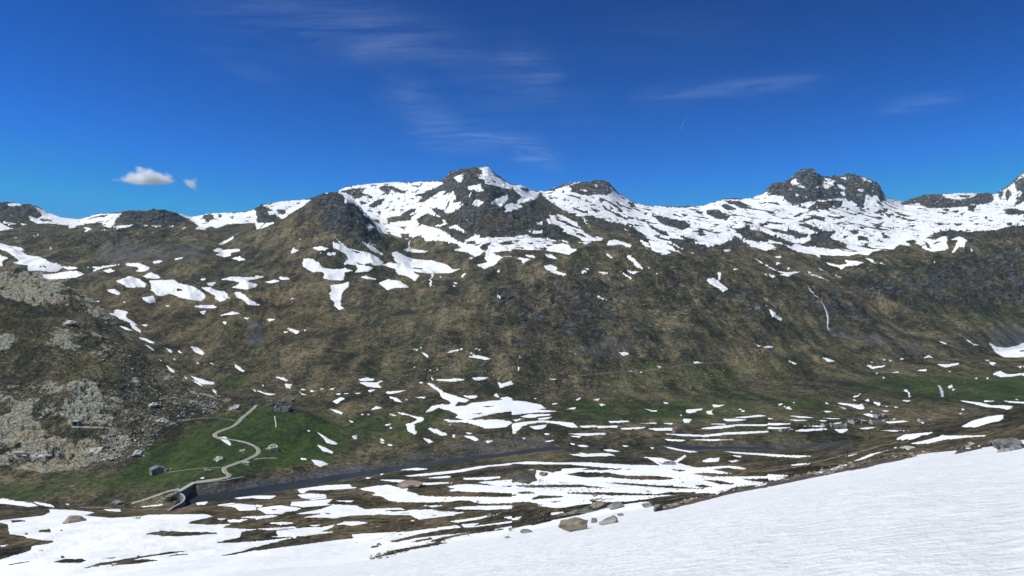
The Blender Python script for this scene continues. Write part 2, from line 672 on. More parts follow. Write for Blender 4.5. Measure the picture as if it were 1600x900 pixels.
-35,830 150,812 290,802 180,815 60,833
-1040,780 1110,762 1200,762 1140,772
-240,615 315,605 315,630 240,628
-900,640 1000,620 1350,630 1370,638 1100,655
-630,545 670,548 650,550
-820,540 890,533 870,545
-230,740 290,738 260,746
-140,640 180,628 170,645
-370,615 400,615 385,622
-550,708 575,705 560,710
-900,718 925,720 910,724
-190,895 260,893 220,900
+870,470 1020,452 1020,462 900,472
+630,485 750,487 760,500 680,495
+400,450 435,452 430,458
+1225,445 1300,435 1280,455 1230,458
+1350,460 1450,445 1600,460 1600,490 1500,495 1460,470
+1460,415 1600,400 1600,415 1500,420
+1420,550 1560,545 1500,565 1430,568
+1480,535 1600,528 1600,540
+1350,542 1420,543 1380,550
+1355,35 1410,32 1445,75 1440,88 1400,65
+1510,112 1535,108 1540,128 1520,132
+1245,290 1290,278 1270,292
@ 400 675
+0,400 130,400 90,420 0,418
+260,395 340,385 440,392 440,415 350,425 280,410
+640,358 740,338 830,332 890,348 950,355 940,372 1000,385 1030,402 1150,405 1600,408 1600,445 1400,450 1350,432 1280,428 1180,438 1050,440 900,440 830,430 790,405 710,392 760,385 700,370
+270,380 260,360 440,335 590,328 600,345 640,350 500,362 330,365 300,385
+380,0 460,50 510,72 500,82 440,68
+385,80 430,98 485,125 480,138 410,115
+345,175 400,180 450,200 400,222 370,205
+280,165 315,168 318,176 290,174
+600,28 630,22 632,45 615,48
+775,42 800,50 800,60 780,55
+770,62 805,68 790,72
+815,78 850,80 848,92 835,88
+965,0 1005,0 1000,12 980,12
+1040,38 1085,48 1110,65 1080,70
+1105,0 1150,5 1195,20 1160,26
+1225,20 1245,18 1232,44
+1295,25 1360,28 1392,50 1370,58
+1305,5 1355,10 1330,14
+1435,58 1490,56 1450,68
+760,300 900,300 1000,310 1060,320 1150,315 1240,318 1100,330 1050,330 950,320 880,315
+890,240 1000,225 1080,232 1010,240
+930,275 1050,262 1250,240 1400,215 1600,195 1600,205 1450,220 1300,248 1150,268 960,280
+1050,290 1200,275 1230,280 1180,290
+680,288 725,287 700,295
+770,265 802,261 790,268
+1280,290 1450,283 1530,278 1530,290 1440,300 1310,300
+1180,345 1300,325 1450,335 1600,345 1600,385 1480,378 1180,370 1250,355
+1380,315 1600,298 1600,335 1520,340
-1170,418 1200,420 1180,425
+0,455 40,460 30,472 0,470
+0,480 100,465 150,460 290,478 250,495 190,500 160,515 70,515 20,490
-90,487 130,483 130,490 100,492
+215,440 350,430 480,420 460,440 440,455 490,455 300,470 220,460
+480,432 610,430 600,440
+240,515 400,485 490,455 620,460 680,485 780,480 900,475 940,490 1100,485 1160,500 1320,502 1200,525 1020,548 960,520 850,520 760,515 660,540 750,520 600,520 500,540 300,535 420,510
-420,507 480,512 450,516
-770,493 900,486 960,492 860,498
-1090,524 1140,521 1110,530
+1020,462 1180,460 1100,470
+1220,480 1350,465 1600,460 1600,482 1440,488
+945,560 1010,548 970,562
+0,530 100,520 150,525 60,540 0,550
+75,570 180,562 250,570 160,582
+330,585 410,580 370,592
+500,580 560,560 650,560 700,570 600,588
+0,608 130,600 270,590 260,600 100,615
+60,660 140,650 125,620 300,598 420,595 500,580 470,600 400,625 490,625 300,650 150,660
+0,685 150,670 250,658 300,655 200,670 100,695 0,720
+0,745 300,705 610,665 600,640 950,625 1200,590 1250,583 1290,600 1600,558 1600,900 0,900
-820,685 950,658 1050,630 1200,606 1350,596 1600,570 1600,590 1450,615 1300,632 1120,652 1000,665 880,690
-700,800 770,770 860,740 1000,715 1130,690 1220,692 1100,715 950,745 800,780
-1080,685 1180,650 1400,622 1500,605 1490,620 1300,645 1200,668 1150,690
-940,690 1090,660 1110,672 1000,690
-700,722 780,712 760,722
-850,645 940,637 900,646
-1480,620 1530,605 1560,612
-1550,665 1590,660 1570,667
-610,692 645,690 630,696
+1210,560 1350,540 1480,520 1520,515 1400,545 1260,568
+1280,580 1400,570 1350,595 1300,598
+1520,535 1600,530 1600,545
@ 800 675
+0,608 150,580 250,555 430,520 590,480 700,455 800,440 860,440 820,470 900,460 890,500 1000,480 1200,430 1400,380 1600,345 1600,900 0,900
-790,528 860,510 840,522
+0,195 100,185 300,193 500,193 760,208 930,210 850,165 790,155 940,165 1010,185 1080,145 1090,152 1030,195 1160,225 1300,215 1400,215 1470,230 1440,235 1350,225 1250,235 1380,262 1200,258 1100,260 1250,282 1600,278 1600,293 1420,290 1500,310 1600,318 1600,330 1400,345 1290,385 1000,408 860,425 700,438 590,440 480,447 300,475 130,465 0,465 0,310 100,330 140,310 150,240 100,240 0,240
-0,200 350,205 600,225 790,235 600,238 500,238 300,245 250,255 130,236 0,245
+300,232 400,225 480,230 400,247 320,242
-330,265 420,250 600,255 720,275 900,275 1050,292 950,302 750,298 600,285 450,285
-0,265 150,280 160,310 60,320 0,315
-170,262 210,255 230,270 190,280
-0,335 300,330 420,330 650,355 400,347 100,350
-550,315 750,322 1000,340 1280,360 1000,354 700,332
-330,378 560,376 900,390 1000,375 1190,380 1050,395 850,398 600,397 350,388
-110,425 170,396 360,405 250,415
-0,440 100,435 200,458 100,470 0,462
-1190,300 1300,305 1420,330 1300,327
-1130,335 1200,330 1260,345 1180,348
-820,370 880,368 850,376
-600,372 650,380 620,384
-780,430 900,408 1180,382 1280,385 1100,408 900,430
-830,318 1000,330 900,326
-30,380 110,372 150,385 60,390
-980,232 1100,240 1050,250
-200,440 330,430 280,442
-0,395 40,390 10,405
-430,420 700,415 560,426
-480,425 600,440 500,442
+345,140 450,138 600,133 655,150 550,152 450,157
+570,112 620,110 680,125 600,125
+405,85 450,83 480,92 440,97
+405,128 460,135 440,140
+945,92 1000,98 1080,115 1165,125 1110,130 1000,108
+1185,185 1230,165 1300,162 1290,185 1220,192
+1340,180 1435,178 1380,192
+1310,120 1400,128 1600,138 1600,150 1400,134
+1370,148 1455,153 1420,160
+685,85 740,88 710,93
+860,97 895,100 880,106
+340,12 580,8 590,16 450,25
+355,28 440,27 420,35
+200,60 270,52 240,62
+355,73 400,76 380,82
+935,12 1050,14 1200,20 1330,5 1600,-6 1600,4 1350,18 1220,30 1050,25
+955,45 1090,52 1060,63 980,58
+1100,49 1260,47 1410,50 1260,55
+65,38 90,40 75,44
+200,10 235,12 215,22
+0,0 30,0 20,15 0,10
+240,505 350,498 250,522
+0,540 60,530 40,550 0,555
@ 1200 600
+0,643 130,617 380,567 600,527 760,490 1000,437 1200,412 1160,440 1430,385 1600,350 1600,900 0,900
-1160,437 1200,413 1280,400 1380,385 1340,395 1220,425
"""
# ------------------------------------------------------------------ terrain survey
# Each ridge or contour line: bearing in photo columns -> (sight height, distance in m) or, with 'z', (sight height, level)
def L(txt, mode='Y'):
    a = np.array([[float(v) for v in p.split(',')] for p in txt.split()])
    if mode == 'z':
        a[:, 2] = -a[:, 2] * F / (a[:, 1] - 450)
    return a

LN = [
 ('B', L("-150,990,80 0,973,80 200,935,78 400,903,76 560,880,74 780,837,70 1000,794,66 1200,757,63 1400,719,61 1600,690,60 1750,670,60")),
 ('C', L("-150,985,115 0,950,115 200,920,115 400,893,115 560,884,115 780,847,115 1000,804,115 1200,765,115 1400,727,115 1600,698,115 1750,674,115")),
 ('D', L("-150,945,190 0,915,190 200,893,190 400,872,185 560,866,180 780,834,175 1000,790,175 1200,752,175 1400,713,175 1600,684,175 1750,655,175")),
 ('D2', L("-150,880,255 0,870,255 400,845,250 560,844,245 780,812,240 1000,772,240 1200,737,240 1400,697,245 1600,655,260 1750,630,260")),
 ('E', L("-150,830,350 0,825,350 400,808,345 560,800,342 780,775,340 1000,745,340 1200,720,345 1400,675,360 1500,656,370 1600,636,380 1750,612,380")),
 ('F', L("-150,797,-131 0,797,-131 200,799,-131 255,798,-130 270,796,-129 300,788,-129.6 400,774,-129.6 560,746,-129.6 720,723,-129.6 860,704,-129.6 1000,703,-129.8 1200,704,-129.5 1340,690,-128.5 1400,672,-127 1500,662,-126 1600,655,-125 1750,645,-125", 'z')),
 ('FG', L("-150,793,-132.5 0,793,-132.5 200,795,-132.5 255,794,-131 272,791,-131 284,785,-132 400,768,-132 560,742,-131 640,730,-130.25 720,719,-130.5 800,710,-130.6 860,701,-130.9 890,701,-129.9 1030,700,-129.9 1045,700,-130.6 1200,700,-130.4 1230,698,-129.8 1260,696,-130.4 1340,687,-130.2 1400,667,-127 1500,655,-125.5 1600,647,-124.5 1750,638,-124.5", 'z')),
 ('G', L("-150,788,-131.5 0,788,-131.5 200,791,-131.5 255,787,-130.5 275,781,-131.5 303,774,-129.7 350,768,-129.7 400,761,-129.6 560,736,-129.6 720,713,-129.6 860,697,-129.6 1000,696,-129.8 1200,696,-129.5 1340,683,-128.5 1400,661,-127 1600,640,-124 1750,630,-124", 'z')),
 ('H', L("-150,735,-128 0,745,-127 200,770,-129 270,771,-127 300,756.5,-124.5 350,752,-124.3 400,741,-124.3 480,727,-124.5 560,715,-126.8 720,700,-127 860,685,-127 1000,675,-127 1200,672,-126.5 1400,645,-126 1600,622,-123 1750,610,-123", 'z')),
 ('H2', L("-150,700,535 0,700,530 100,712,530 230,716,537 330,690,545 400,700,545 480,700,560 560,700,576 720,688,606 860,675,641 1000,665,672 1200,660,692 1400,630,805 1600,605,930 1750,595,930")),
 ('I', L("-300,345,740 -150,380,740 0,415,740 50,427,735 90,440,730 110,452,725 150,486,712 200,530,700 250,578,685 300,615,660 350,637,645 400,640,640 440,634,640 480,643,632 530,666,625 560,683,620 620,680,625 720,676,640 860,663,680 1000,650,720 1200,645,745 1400,612,880 1600,590,1010 1750,580,1010")),
 ('J', L("-300,400,850 -150,420,850 0,460,840 100,488,820 150,512,800 200,552,790 250,598,780 300,630,760 350,648,745 400,648,730 440,644,722 480,650,712 530,669,700 560,669,665 620,666,675 720,660,691 860,648,731 1000,638,776 1200,628,816 1400,595,986 1600,575,1130 1750,565,1130")),
 ('K', L("-300,480,905 -150,490,905 0,500,900 200,565,880 300,605,850 400,615,840 500,622,830 600,618,830 720,604,850 860,606,875 1000,612,900 1100,612,930 1200,600,970 1300,585,1060 1400,568,1170 1500,560,1240 1600,545,1400 1750,530,1450")),
 ('K2', L("-300,455,1150 0,455,1150 100,480,1110 200,503,1080 400,520,1060 600,520,1060 720,505,1065 800,505,1075 950,520,1085 1100,530,1110 1200,530,1160 1300,540,1230 1400,520,1330 1500,500,1420 1600,480,1560 1750,460,1560")),
 ('L', L("-300,430,1450 0,430,1450 100,438,1420 200,442,1390 400,442,1370 600,445,1380 700,440,1400 800,425,1440 900,420,1440 1000,415,1450 1100,425,1500 1200,425,1600 1300,432,1680 1400,410,1750 1500,385,1850 1600,365,1950 1750,350,1950")),
 ('M', L("-300,350,1850 0,366,1850 60,368,1850 120,364,1850 200,352,1850 290,354,1850 350,372,1840 400,357,1820 440,336,1810 480,314,1800 505,304,1795 530,301,1790 545,309,1785 560,322,1780 580,345,1775 600,366,1770 625,381,1760 645,392,1740 700,392,1710 760,378,1700 850,372,1780 1000,375,1900 1200,385,1950 1400,385,2000 1500,362,2100 1600,350,2200 1750,330,2200")),
 ('N', L("-300,345,2020 0,361,2020 60,362,2020 120,358,2020 200,350,2020 290,353,2020 350,368,2020 400,364,2020 480,345,2020 530,342,2020 560,352,2020 600,375,2020 645,394,1950 700,383,1880 760,345,1900 850,345,2000 1000,358,2120 1200,366,2180 1400,366,2250 1600,335,2450 1750,310,2450")),
 ('N2', L("-300,330,2350 0,345,2350 60,350,2350 120,352,2350 200,343,2300 300,350,2350 400,345,2400 500,335,2450 600,338,2500 680,325,2400 720,290,2200 760,285,2200 810,310,2250 850,322,2350 920,322,2450 1000,338,2550 1100,345,2500 1200,333,2550 1300,325,2650 1400,340,2700 1500,335,2800 1600,312,3100 1750,270,3100")),
 ('O', L("-400,290,2600 -200,300,2550 0,317,2500 25,317,2500 45,320,2500 60,325,2500 75,334,2500 95,341,2500 125,343,2550 145,336,2500 170,333,2450 190,332,2450 205,329,2400 225,332,2400 250,328,2400 270,330,2450 285,337,2500 300,340,2550 330,334,2600 370,332,2600 395,329,2600 402,324,2600 410,321,2650 440,315,2750 485,312,2800 520,302,2850 540,294,2850 575,289,2850 600,286,2850 640,285,2850 690,284,2750 698,276,2600 703,270,2550 715,267,2500 735,264,2480 762,262,2480 772,271,2500 790,284,2550 800,290,2550 815,291,2600 825,296,2650 840,300,2750 853,299,2800 870,294,2800 892,288,2800 905,286,2800 945,286,2800 955,293,2800 968,304,2850 990,318,2900 1010,321,2950 1050,324,2950 1095,323,2950 1120,317,2900 1130,312,2900 1165,311,2900 1190,305,2900 1198,297,2900 1205,291,2900 1222,286,2900 1235,279,2900 1245,272,2900 1252,268,2900 1270,267,2900 1276,272,2900 1283,276,2950 1310,277,2950 1335,276,2950 1352,280,2950 1366,286,2950 1374,291,2950 1378,302,2950 1385,308,2950 1405,314,3050 1413,316,3100 1425,310,3150 1442,305,3150 1465,303,3200 1520,302,3300 1540,303,3400 1552,304,3600 1572,294,3900 1582,284,4000 1592,276,4000 1600,269,4000 1650,235,4000 1700,240,4000 1750,260,4000 1900,280,4000")),
]

cols = np.concatenate([np.linspace(-1100, -44, 36), np.arange(-24, 1625, 1.2), np.linspace(1640, 2700, 36)])
NC = len(cols)
U = (cols - 800) / F
lines = {}
for n, a in LN:
    py = np.interp(cols, a[:, 0], a[:, 1]); Y = np.interp(cols, a[:, 0], a[:, 2])
    wd = {'B': 60, 'C': 60, 'D': 60, 'D2': 50, 'E': 40, 'F': 8, 'FG': 8, 'G': 8, 'H': 8, 'H2': 20, 'I': 8, 'J': 15, 'K': 40, 'K2': 45, 'L': 35, 'M': 4, 'N': 10, 'N2': 14, 'O': 0}[n]
    if wd:
        k = np.hanning(2 * wd + 1); k /= k.sum()
        z_ = -(py - 450) / F * Y
        Y = np.convolve(np.pad(Y, wd, mode='edge'), k, 'valid'); z_ = np.convolve(np.pad(z_, wd, mode='edge'), k, 'valid')
        py = 450 - z_ / Y * F
    lines[n] = [Y, -(py - 450) / F * Y]
Yo, zo = lines['O']
lines['P'] = [Yo + 500, zo - 260]
lines['Q'] = [Yo * 0 + 12000, Yo * 0 - 420]

# relief: (amplitude of broad relief, of fine relief) at each line
AMP = {'B': (.25, .05), 'C': (.6, .2), 'D': (1.0, .5), 'D2': (1.3, .8), 'E': (1.3, .8), 'F': (.15, .1), 'FG': (.1, .05),
       'G': (.15, .1), 'H': (.5, .35), 'H2': (1.3, .6), 'I': (1.2, .8), 'J': (1.5, .6), 'K': (2.5, 1.0), 'K2': (14, 2.6),
       'L': (15, 3.0), 'M': (5, 3.5), 'N': (9, 4), 'N2': (13, 5), 'O': (3, 3.2), 'P': (20, 5), 'Q': (60, 3)}
SEG = [('B', 'C', 5), ('C', 'D', 14), ('D', 'D2', 40), ('D2', 'E', 50), ('E', 'F', 66), ('F', 'FG', 8), ('FG', 'G', 8),
       ('G', 'H', 24), ('H', 'H2', 44), ('H2', 'I', 160), ('I', 'J', 8), ('J', 'K', 52), ('K', 'K2', 100), ('K2', 'L', 84),
       ('L', 'M', 78), ('M', 'N', 18), ('N', 'N2', 46), ('N2', 'O', 56), ('O', 'P', 6), ('P', 'Q', 3)]
# the near snow slope
YB, zB = lines['B']
nearN = 110
tt = np.linspace(0, 1, nearN)[:, None]
Yn = 1.3 * (YB[None] / 1.3) ** tt
s = (zB + 1.6) / YB
Zn = -1.6 + s[None] * Yn
rowsY = [Yn[:-1]]; rowsZ = [Zn[:-1]]
ampB = [np.full(nearN - 1, .0) + .25 * (np.linspace(0, 1, nearN)[:-1] ** 2)]; ampF = [np.full(nearN - 1, .05)]
ROW = {'A': 0, 'B': nearN - 1}
r = nearN - 1
for a, b, n in SEG:
    q = np.linspace(0, 1, n + 1)[:-1][:, None]
    rowsY.append(lines[a][0] + q * (lines[b][0] - lines[a][0]))
    rowsZ.append(lines[a][1] + q * (lines[b][1] - lines[a][1]))
    ampB.append(AMP[a][0] + q[:, 0] * (AMP[b][0] - AMP[a][0]))
    ampF.append(AMP[a][1] + q[:, 0] * (AMP[b][1] - AMP[a][1]))
    r += n
    ROW[b] = r
rowsY.append(lines['Q'][0][None]); rowsZ.append(lines['Q'][1][None])
ampB.append([60.]); ampF.append([3.])
YY = np.vstack(rowsY); ZZ = np.vstack(rowsZ)
AB = np.concatenate(ampB)[:, None] * np.ones((1, NC)); AF = np.concatenate(ampF)[:, None] * np.ones((1, NC))
NR = YY.shape[0]
# soften the creases along the survey lines (not the crests)
def smooth_rows(A, n):
    for _ in range(n):
        A[1:-1] = 0.25 * A[:-2] + 0.5 * A[1:-1] + 0.25 * A[2:]
    return A
keepY, keepZ = YY.copy(), ZZ.copy()
YY = smooth_rows(YY, 14); ZZ = smooth_rows(ZZ, 14)
wgt = np.zeros(NR)
for nm, rad in (('B', 6), ('I', 7), ('M', 7), ('O', 7), ('F', 5), ('G', 5)):
    wgt = np.maximum(wgt, np.clip(1.3 - np.abs(np.arange(NR) - ROW[nm]) / rad, 0, 1))
wgt[:20] = 1; wgt[-4:] = 1
wgt = wgt[:, None]
YY = wgt * keepY + (1 - wgt) * YY
ZZ = wgt * keepZ + (1 - wgt) * ZZ
XX = U[None] * YY

# the lake and the hill need calm ground on the left
lakecalm = np.clip((np.array(cols) - 240) / 30, 0, 1)

# ------------------------------------------------------------------ cover survey (what grows or lies where)
COVER = """
g 1 222,708 250,690 300,665 335,655 380,650 400,636 460,638 540,662 560,690 520,715 400,738 300,755 200,765 180,738
g .65 0,748 100,742 180,730 300,760 215,790 0,785
g .6 520,640 700,630 720,660 640,700 540,700
g .6 860,620 1300,610 1330,650 1000,668 860,662
g .6 1200,650 1400,650 1350,682 1050,685
g .72 1290,600 1400,580 1600,575 1600,645 1480,628 1350,620
g .5 1000,560 1250,555 1280,600 1000,615 900,600
g .3 400,490 900,560 1000,600 500,600
g .5 960,720 1200,722 1150,745 1060,742
g .5 1200,728 1380,700 1600,660 1600,672 1400,715 1250,735
o .6 0,475 150,495 215,560 200,600 0,592
g .42 0,475 150,495 215,560 200,600 0,592
g .4 190,540 300,620 220,660 180,600
g .75 320,588 400,588 420,625 360,620
g .35 520,700 800,640 900,640 700,690
g .35 150,370 400,370 300,420 150,420
g .3 1100,480 1350,520 1400,560 1100,560
g .4 250,480 400,480 450,560 300,560
g .45 1480,480 1600,480 1600,520 1500,520
r .6 700,270 760,265 850,300 850,330 900,360 850,385 760,375 700,350 640,340 660,300
r .65 480,310 530,300 560,320 600,370 600,410 540,380 500,340
r .35 420,340 480,315 500,345 540,385 480,390 420,380
r .75 175,345 200,330 280,330 300,350 290,358 210,356
r .75 0,320 60,325 60,345 0,345
r .6 60,380 150,360 290,355 260,380 210,385 100,385
r .8 145,365 210,360 210,380 150,382
r .95 1185,300 1230,265 1380,275 1385,320 1300,345 1200,325
r .9 855,290 960,284 965,306 855,300
r .85 530,290 700,285 690,330 550,320
r .7 400,320 440,320 440,350 400,352
r .7 900,320 1190,310 1190,380 1100,400 900,350
r .75 1400,315 1560,300 1560,330 1400,330
r 1 1550,310 1600,265 1600,325
r .7 1200,350 1600,325 1600,370 1400,385 1200,390
r .56 1320,405 1400,430 1470,400 1600,370 1600,475 1450,480 1330,462
r .65 1260,445 1350,470 1360,515 1320,505 1260,480
r .5 760,430 950,430 1000,500 950,545 780,540 760,480
r .42 880,420 1100,400 1250,470 1220,520 1050,490
r .5 1200,600 1310,588 1300,622 1200,622
r .4 1380,572 1560,570 1545,590 1440,592
r .85 760,464 800,462 800,490 762,487
r .6 640,360 860,340 860,380 700,400
r .45 590,360 660,380 700,410 640,400
r .45 780,410 900,405 1000,430 900,445 780,440
s .55 150,375 330,380 310,410 160,415
s .5 1255,495 1450,540 1450,560 1300,528
s .8 380,500 410,500 412,540 388,540
s .95 303,760 395,748 560,724 600,722 560,745 303,782
s .55 560,722 640,708 700,702 860,692 860,702 560,745
s .55 900,716 1030,716 1030,728 880,724
s .6 790,738 840,738 960,750 940,765 800,755
s .6 1030,690 1340,688 1340,705 1030,706
s .6 1530,500 1600,510 1600,560 1550,545
s .6 960,520 1000,540 960,558 880,552
s .5 860,455 1000,450 980,480 860,480
s .6 700,690 870,680 870,700 700,705
s .35 1440,390 1600,370 1600,450 1500,430
s .45 620,755 700,745 740,760 660,765
s .5 650,320 720,280 760,310 700,330
p .62 0,416 90,425 115,448 118,485 60,480 0,468
p .42 30,510 150,495 190,560 140,570 60,540
p .6 0,520 45,512 20,545 0,548
p .5 120,440 150,470 200,520 170,520 118,470
p .5 0,600 110,590 200,600 200,655 60,658 0,645
p .72 110,590 165,600 175,668 105,664 95,630
p .62 0,640 60,650 80,680 180,665 215,690 180,722 90,735 0,742
p .34 200,555 330,600 390,640 330,650 240,690 180,670
p 1 65,690 95,675 100,700 150,720 120,735 50,735
p 1 115,695 150,675 170,700 130,712
p .9 0,665 20,665 22,690 0,685
p .35 820,800 1000,770 1250,735 1260,750 900,820
p .3 1300,720 1600,690 1600,700 1300,745
p .2 500,800 900,790 900,840 560,860
p .35 940,470 1080,470 1120,520 1000,520
p .35 1140,455 1240,455 1260,500 1160,490
o .75 120,440 500,455 560,530 300,560 190,500
o .8 210,505 330,500 340,530 240,535
o .6 400,400 470,330 520,360 470,430
o .55 1060,480 1130,520 1100,520
o .4 0,355 100,360 0,380
o .5 330,420 480,400 700,430 700,470 480,470 300,450
o .55 520,690 620,680 860,670 800,704 620,705
o .55 1300,645 1450,620 1520,640 1400,670
o .7 250,780 1200,705 1200,760 700,840 0,860 0,790
o .5 840,515 870,515 870,545 840,540
o .5 950,480 1000,520 970,530
o .5 1180,685 1350,680 1350,690 1180,692
o .55 1190,570 1300,570 1300,600 1190,600
o .5 540,480 640,540 520,590 440,560
o .45 1520,470 1560,460 1600,490 1590,520 1540,500
"""
cov = {k: np.zeros((450, 800), np.float32) for k in 'grspo'}
for ln in COVER.strip().split('\n'):
    t = ln.split()
    m = np.zeros((450, 800), np.float32)
    fill(m, [[float(v) for v in p.split(',')] for p in t[2:]], float(t[1]), 0.5)
    cov[t[0]] = np.maximum(cov[t[0]], blur(m, {'s': 2, 'p': 3, 'r': 4 if float(t[1]) > .55 else 10}.get(t[0], 7)))

snow_img = np.zeros((1800, 3200), np.float32)
ox = oy = 0
for ln in SNOW.strip().split('\n'):
    if ln[0] == '@':
        ox, oy = [float(v) for v in ln.split()[1:]]
        continue
    pts = [[float(v) for v in p.split(',')] for p in ln[1:].split()]
    pts = [(ox + a / 4, oy + b / 4) for a, b in pts]
    ys_ = [p[1] for p in pts]; hh = max(ys_) - min(ys_); ym = sum(ys_) / len(ys_)
    if ln[0] == '+' and hh < 3.5:                      # thin tongues: keep at least a walkable width
        k_ = (hh + .7) / max(hh, .5); pts = [(p[0], ym + (p[1] - ym) * k_) for p in pts]
    fill(snow_img, pts, 1.0 if ln[0] == '+' else 0.0, 2.0)
snow_img = .5 * snow_img + .5 * blur(snow_img, 1)

def sample(img, px, py, sc):
    H, W = img.shape
    px = np.where(px < 0, -px, px); px = np.where(px > 1599, 3198 - px, px)
    x = np.clip(px * sc - .5, 0, W - 1.01); y = np.clip(py * sc - .5, 0, H - 1.01)
    x0 = x.astype(np.int32); y0 = y.astype(np.int32)
    fx = (x - x0).astype(np.float32); fy = (y - y0).astype(np.float32)
    return (img[y0, x0] * (1 - fx) + img[y0, x0 + 1] * fx) * (1 - fy) + (img[y0 + 1, x0] * (1 - fx) + img[y0 + 1, x0 + 1] * fx) * fy

# ------------------------------------------------------------------ relief
px0 = 800 + F * XX / YY; py0 = 450 - F * ZZ / YY
rk = sample(cov['r'], px0, py0, .5); pk = sample(cov['p'], px0, py0, .5)
sl = slice(ROW['B'], NR)
X2, Y2 = XX[sl], YY[sl]
far = np.clip((Y2 - 700) / 500, 0, 1)
broad = fbm(X2, Y2, 420, 3, 5) * far + fbm(X2, Y2, 60, 2, 9) * (1 - far)
fine = fbm(X2, Y2, 95, 6, 21, .55) * far + fbm(X2, Y2, 22, 5, 33, .52) * (1 - far)
gul = ridged(X2 + 60 * perlin(X2 / 260, Y2 / 260, 3) + .25 * Y2, Y2 * .38, 150, 4, 77, .5) * far
dz = np.zeros_like(ZZ)
dz[sl] = AB[sl] * broad * 1.2 + AF[sl] * (fine * 1.15) + np.clip(AB[sl], 0, 9) * .85 * gul * np.clip((1990 - Y2) / 400 + .45, .45, 1)
# crags: steps and ribs where rock shows
crag_f = ridged(X2, Y2 * 1.3, 55, 5, 51, .6); crag_n = ridged(X2, Y2, 9, 4, 61, .6) - .2
step = np.abs(((Z2 := ZZ[sl]) / 14 + .6 * perlin(X2 / 50, Y2 / 50, 8)) % 1 - .5) * 2
dz[sl] += np.clip(rk[sl], 0, 1) * (far * (9.0 * crag_f + 9.0 * (step - .5)) + (1 - far) * 1.2 * crag_n)
dz[sl] += np.clip(pk[sl], 0, 1) ** 1.3 * ((1 - far) * np.clip((Y2 - 420) / 60, 0.12, 1) * (2.3 * crag_n + 2.2 * (ridged(X2, Y2, 24, 3, 99) - .3)) + far * 2 * crag_f)
# lake and river basin stay flat
# snow fills the small hollows: its surface is much smoother than the rock's
sn0 = sample(blur(snow_img, 9), px0[sl], py0[sl], 2.0) * np.clip((Y2 - 300) / 300, 0, 1)
keep_ = AB[sl] * broad * 1.2 + np.clip(AB[sl], 0, 9) * .5 * gul * np.clip((1990 - Y2) / 400 + .45, .45, 1)
dz[sl] = dz[sl] * (1 - .82 * sn0) + keep_ * .82 * sn0
rr = np.arange(NR)[:, None]
flat = np.clip(1 - np.abs(rr - ROW['FG']) / 20, 0, 1) * lakecalm[None]
dz *= (1 - .9 * flat)
dz += flat * .28 * fbm(XX, YY, 16, 3, 910) * (np.array(cols)[None] > 600)
# wind and melt ripples on the near snow
na = slice(0, ROW['C'])
Xa, Ya = XX[na], YY[na]
ang = R(24)
xr = Xa * math.cos(ang) + Ya * math.sin(ang); yr = -Xa * math.sin(ang) + Ya * math.cos(ang)
rip = fbm(xr / 1.5, yr, 1.3, 3, 200, .55) * .015 + fbm(xr / 1.3, yr, 5.0, 3, 210) * .02 + fbm(Xa, Ya, 24, 2, 215) * .22 * np.clip(Ya / 40, 0, 1)
fade = np.clip((ROW['C'] - rr[na]) / 5, 0, 1)
dz[na] += rip * fade
ZZ = ZZ + dz
GX, GY, GZ = XX, YY, ZZ
PXg = 800 + F * GX / GY; PYg = 450 - F * GZ / GY
del X2, Y2, broad, fine, gul, crag_f, crag_n

# ------------------------------------------------------------------ cover on the finished relief
wx = fbm(GX, GY, 30, 3, 301) * np.clip(GY / 350, .4, 3) ; wy = fbm(GX, GY, 30, 3, 302)
hi = np.clip((430 - PYg) / 60, 0, 1)
calm = np.clip((PYg - 560) / 40, 0, 1)
fxp = PXg + (wx * .8 + fbm(PXg, PYg, 4, 3, 401) * 1.0)
fyp = PYg + (wy * .4 + fbm(PXg, PYg, 3, 2, 402) * (.4 + .5 * hi)) * (1 - .7 * calm)
snow = sample(snow_img, fxp, fyp, 2.0)
isl = fbm(GX, GY * .8, 30, 5, 501, .7)
snow = snow - hi * .70 * np.clip(isl - .30, 0, 1) * 2.0
al_ = GX * .87 - GZ * .5; ac_ = GX * .5 + GZ * .87
rib = fbm(al_ / 3.4, ac_, 20, 4, 555, .6)
snow = snow - hi * 1.9 * np.clip(rib - .22, 0, 1) * np.clip((PXg - 780) / 80, .35, 1) * np.clip((1500 - PXg) / 100, .3, 1)
snow = np.where(PYg > 893, 1.0, snow)
snow[:ROW['B'] - 6] = 1
cg, cr, cs, cp, co = [sample(cov[k], PXg + wx * {'s': 3, 'r': 9}.get(k, 7), PYg + wy * {'s': 1, 'r': 7}.get(k, 5), .5) for k in 'grspo']
cr = cr + .35 * np.clip((350 - PYg) / 40, 0, 1)
# snow lies a little proud of the ground
thick = np.interp(GY[:, NC // 2], [0, 120, 400, 1500, 4000], [0, .12, .3, 1.2, 2.0])[:, None]
GZ = GZ + thick * np.clip((snow - .35) * 3, 0, 1) * (rr > ROW['B'])

def hit(px, py):
    c = int(np.argmin(np.abs(cols - px)))
    if c + 1 < NC and cols[c] > px: c -= 1
    fr = (px - cols[c]) / (cols[c + 1] - cols[c])
    Yc = GY[:, c] * (1 - fr) + GY[:, c + 1] * fr; Zc = GZ[:, c] * (1 - fr) + GZ[:, c + 1] * fr
    pr = 450 - F * Zc / Yc
    t = int(np.argmax(pr <= py))
    if t == 0: t = 1
    a = (pr[t - 1] - py) / max(1e-6, pr[t - 1] - pr[t]); a = min(1, max(0, a))
    Yh = Yc[t - 1] + a * (Yc[t] - Yc[t - 1]); Zh = Zc[t - 1] + a * (Zc[t] - Zc[t - 1])
    return Vector(((px - 800) / F * Yh, Yh, Zh))

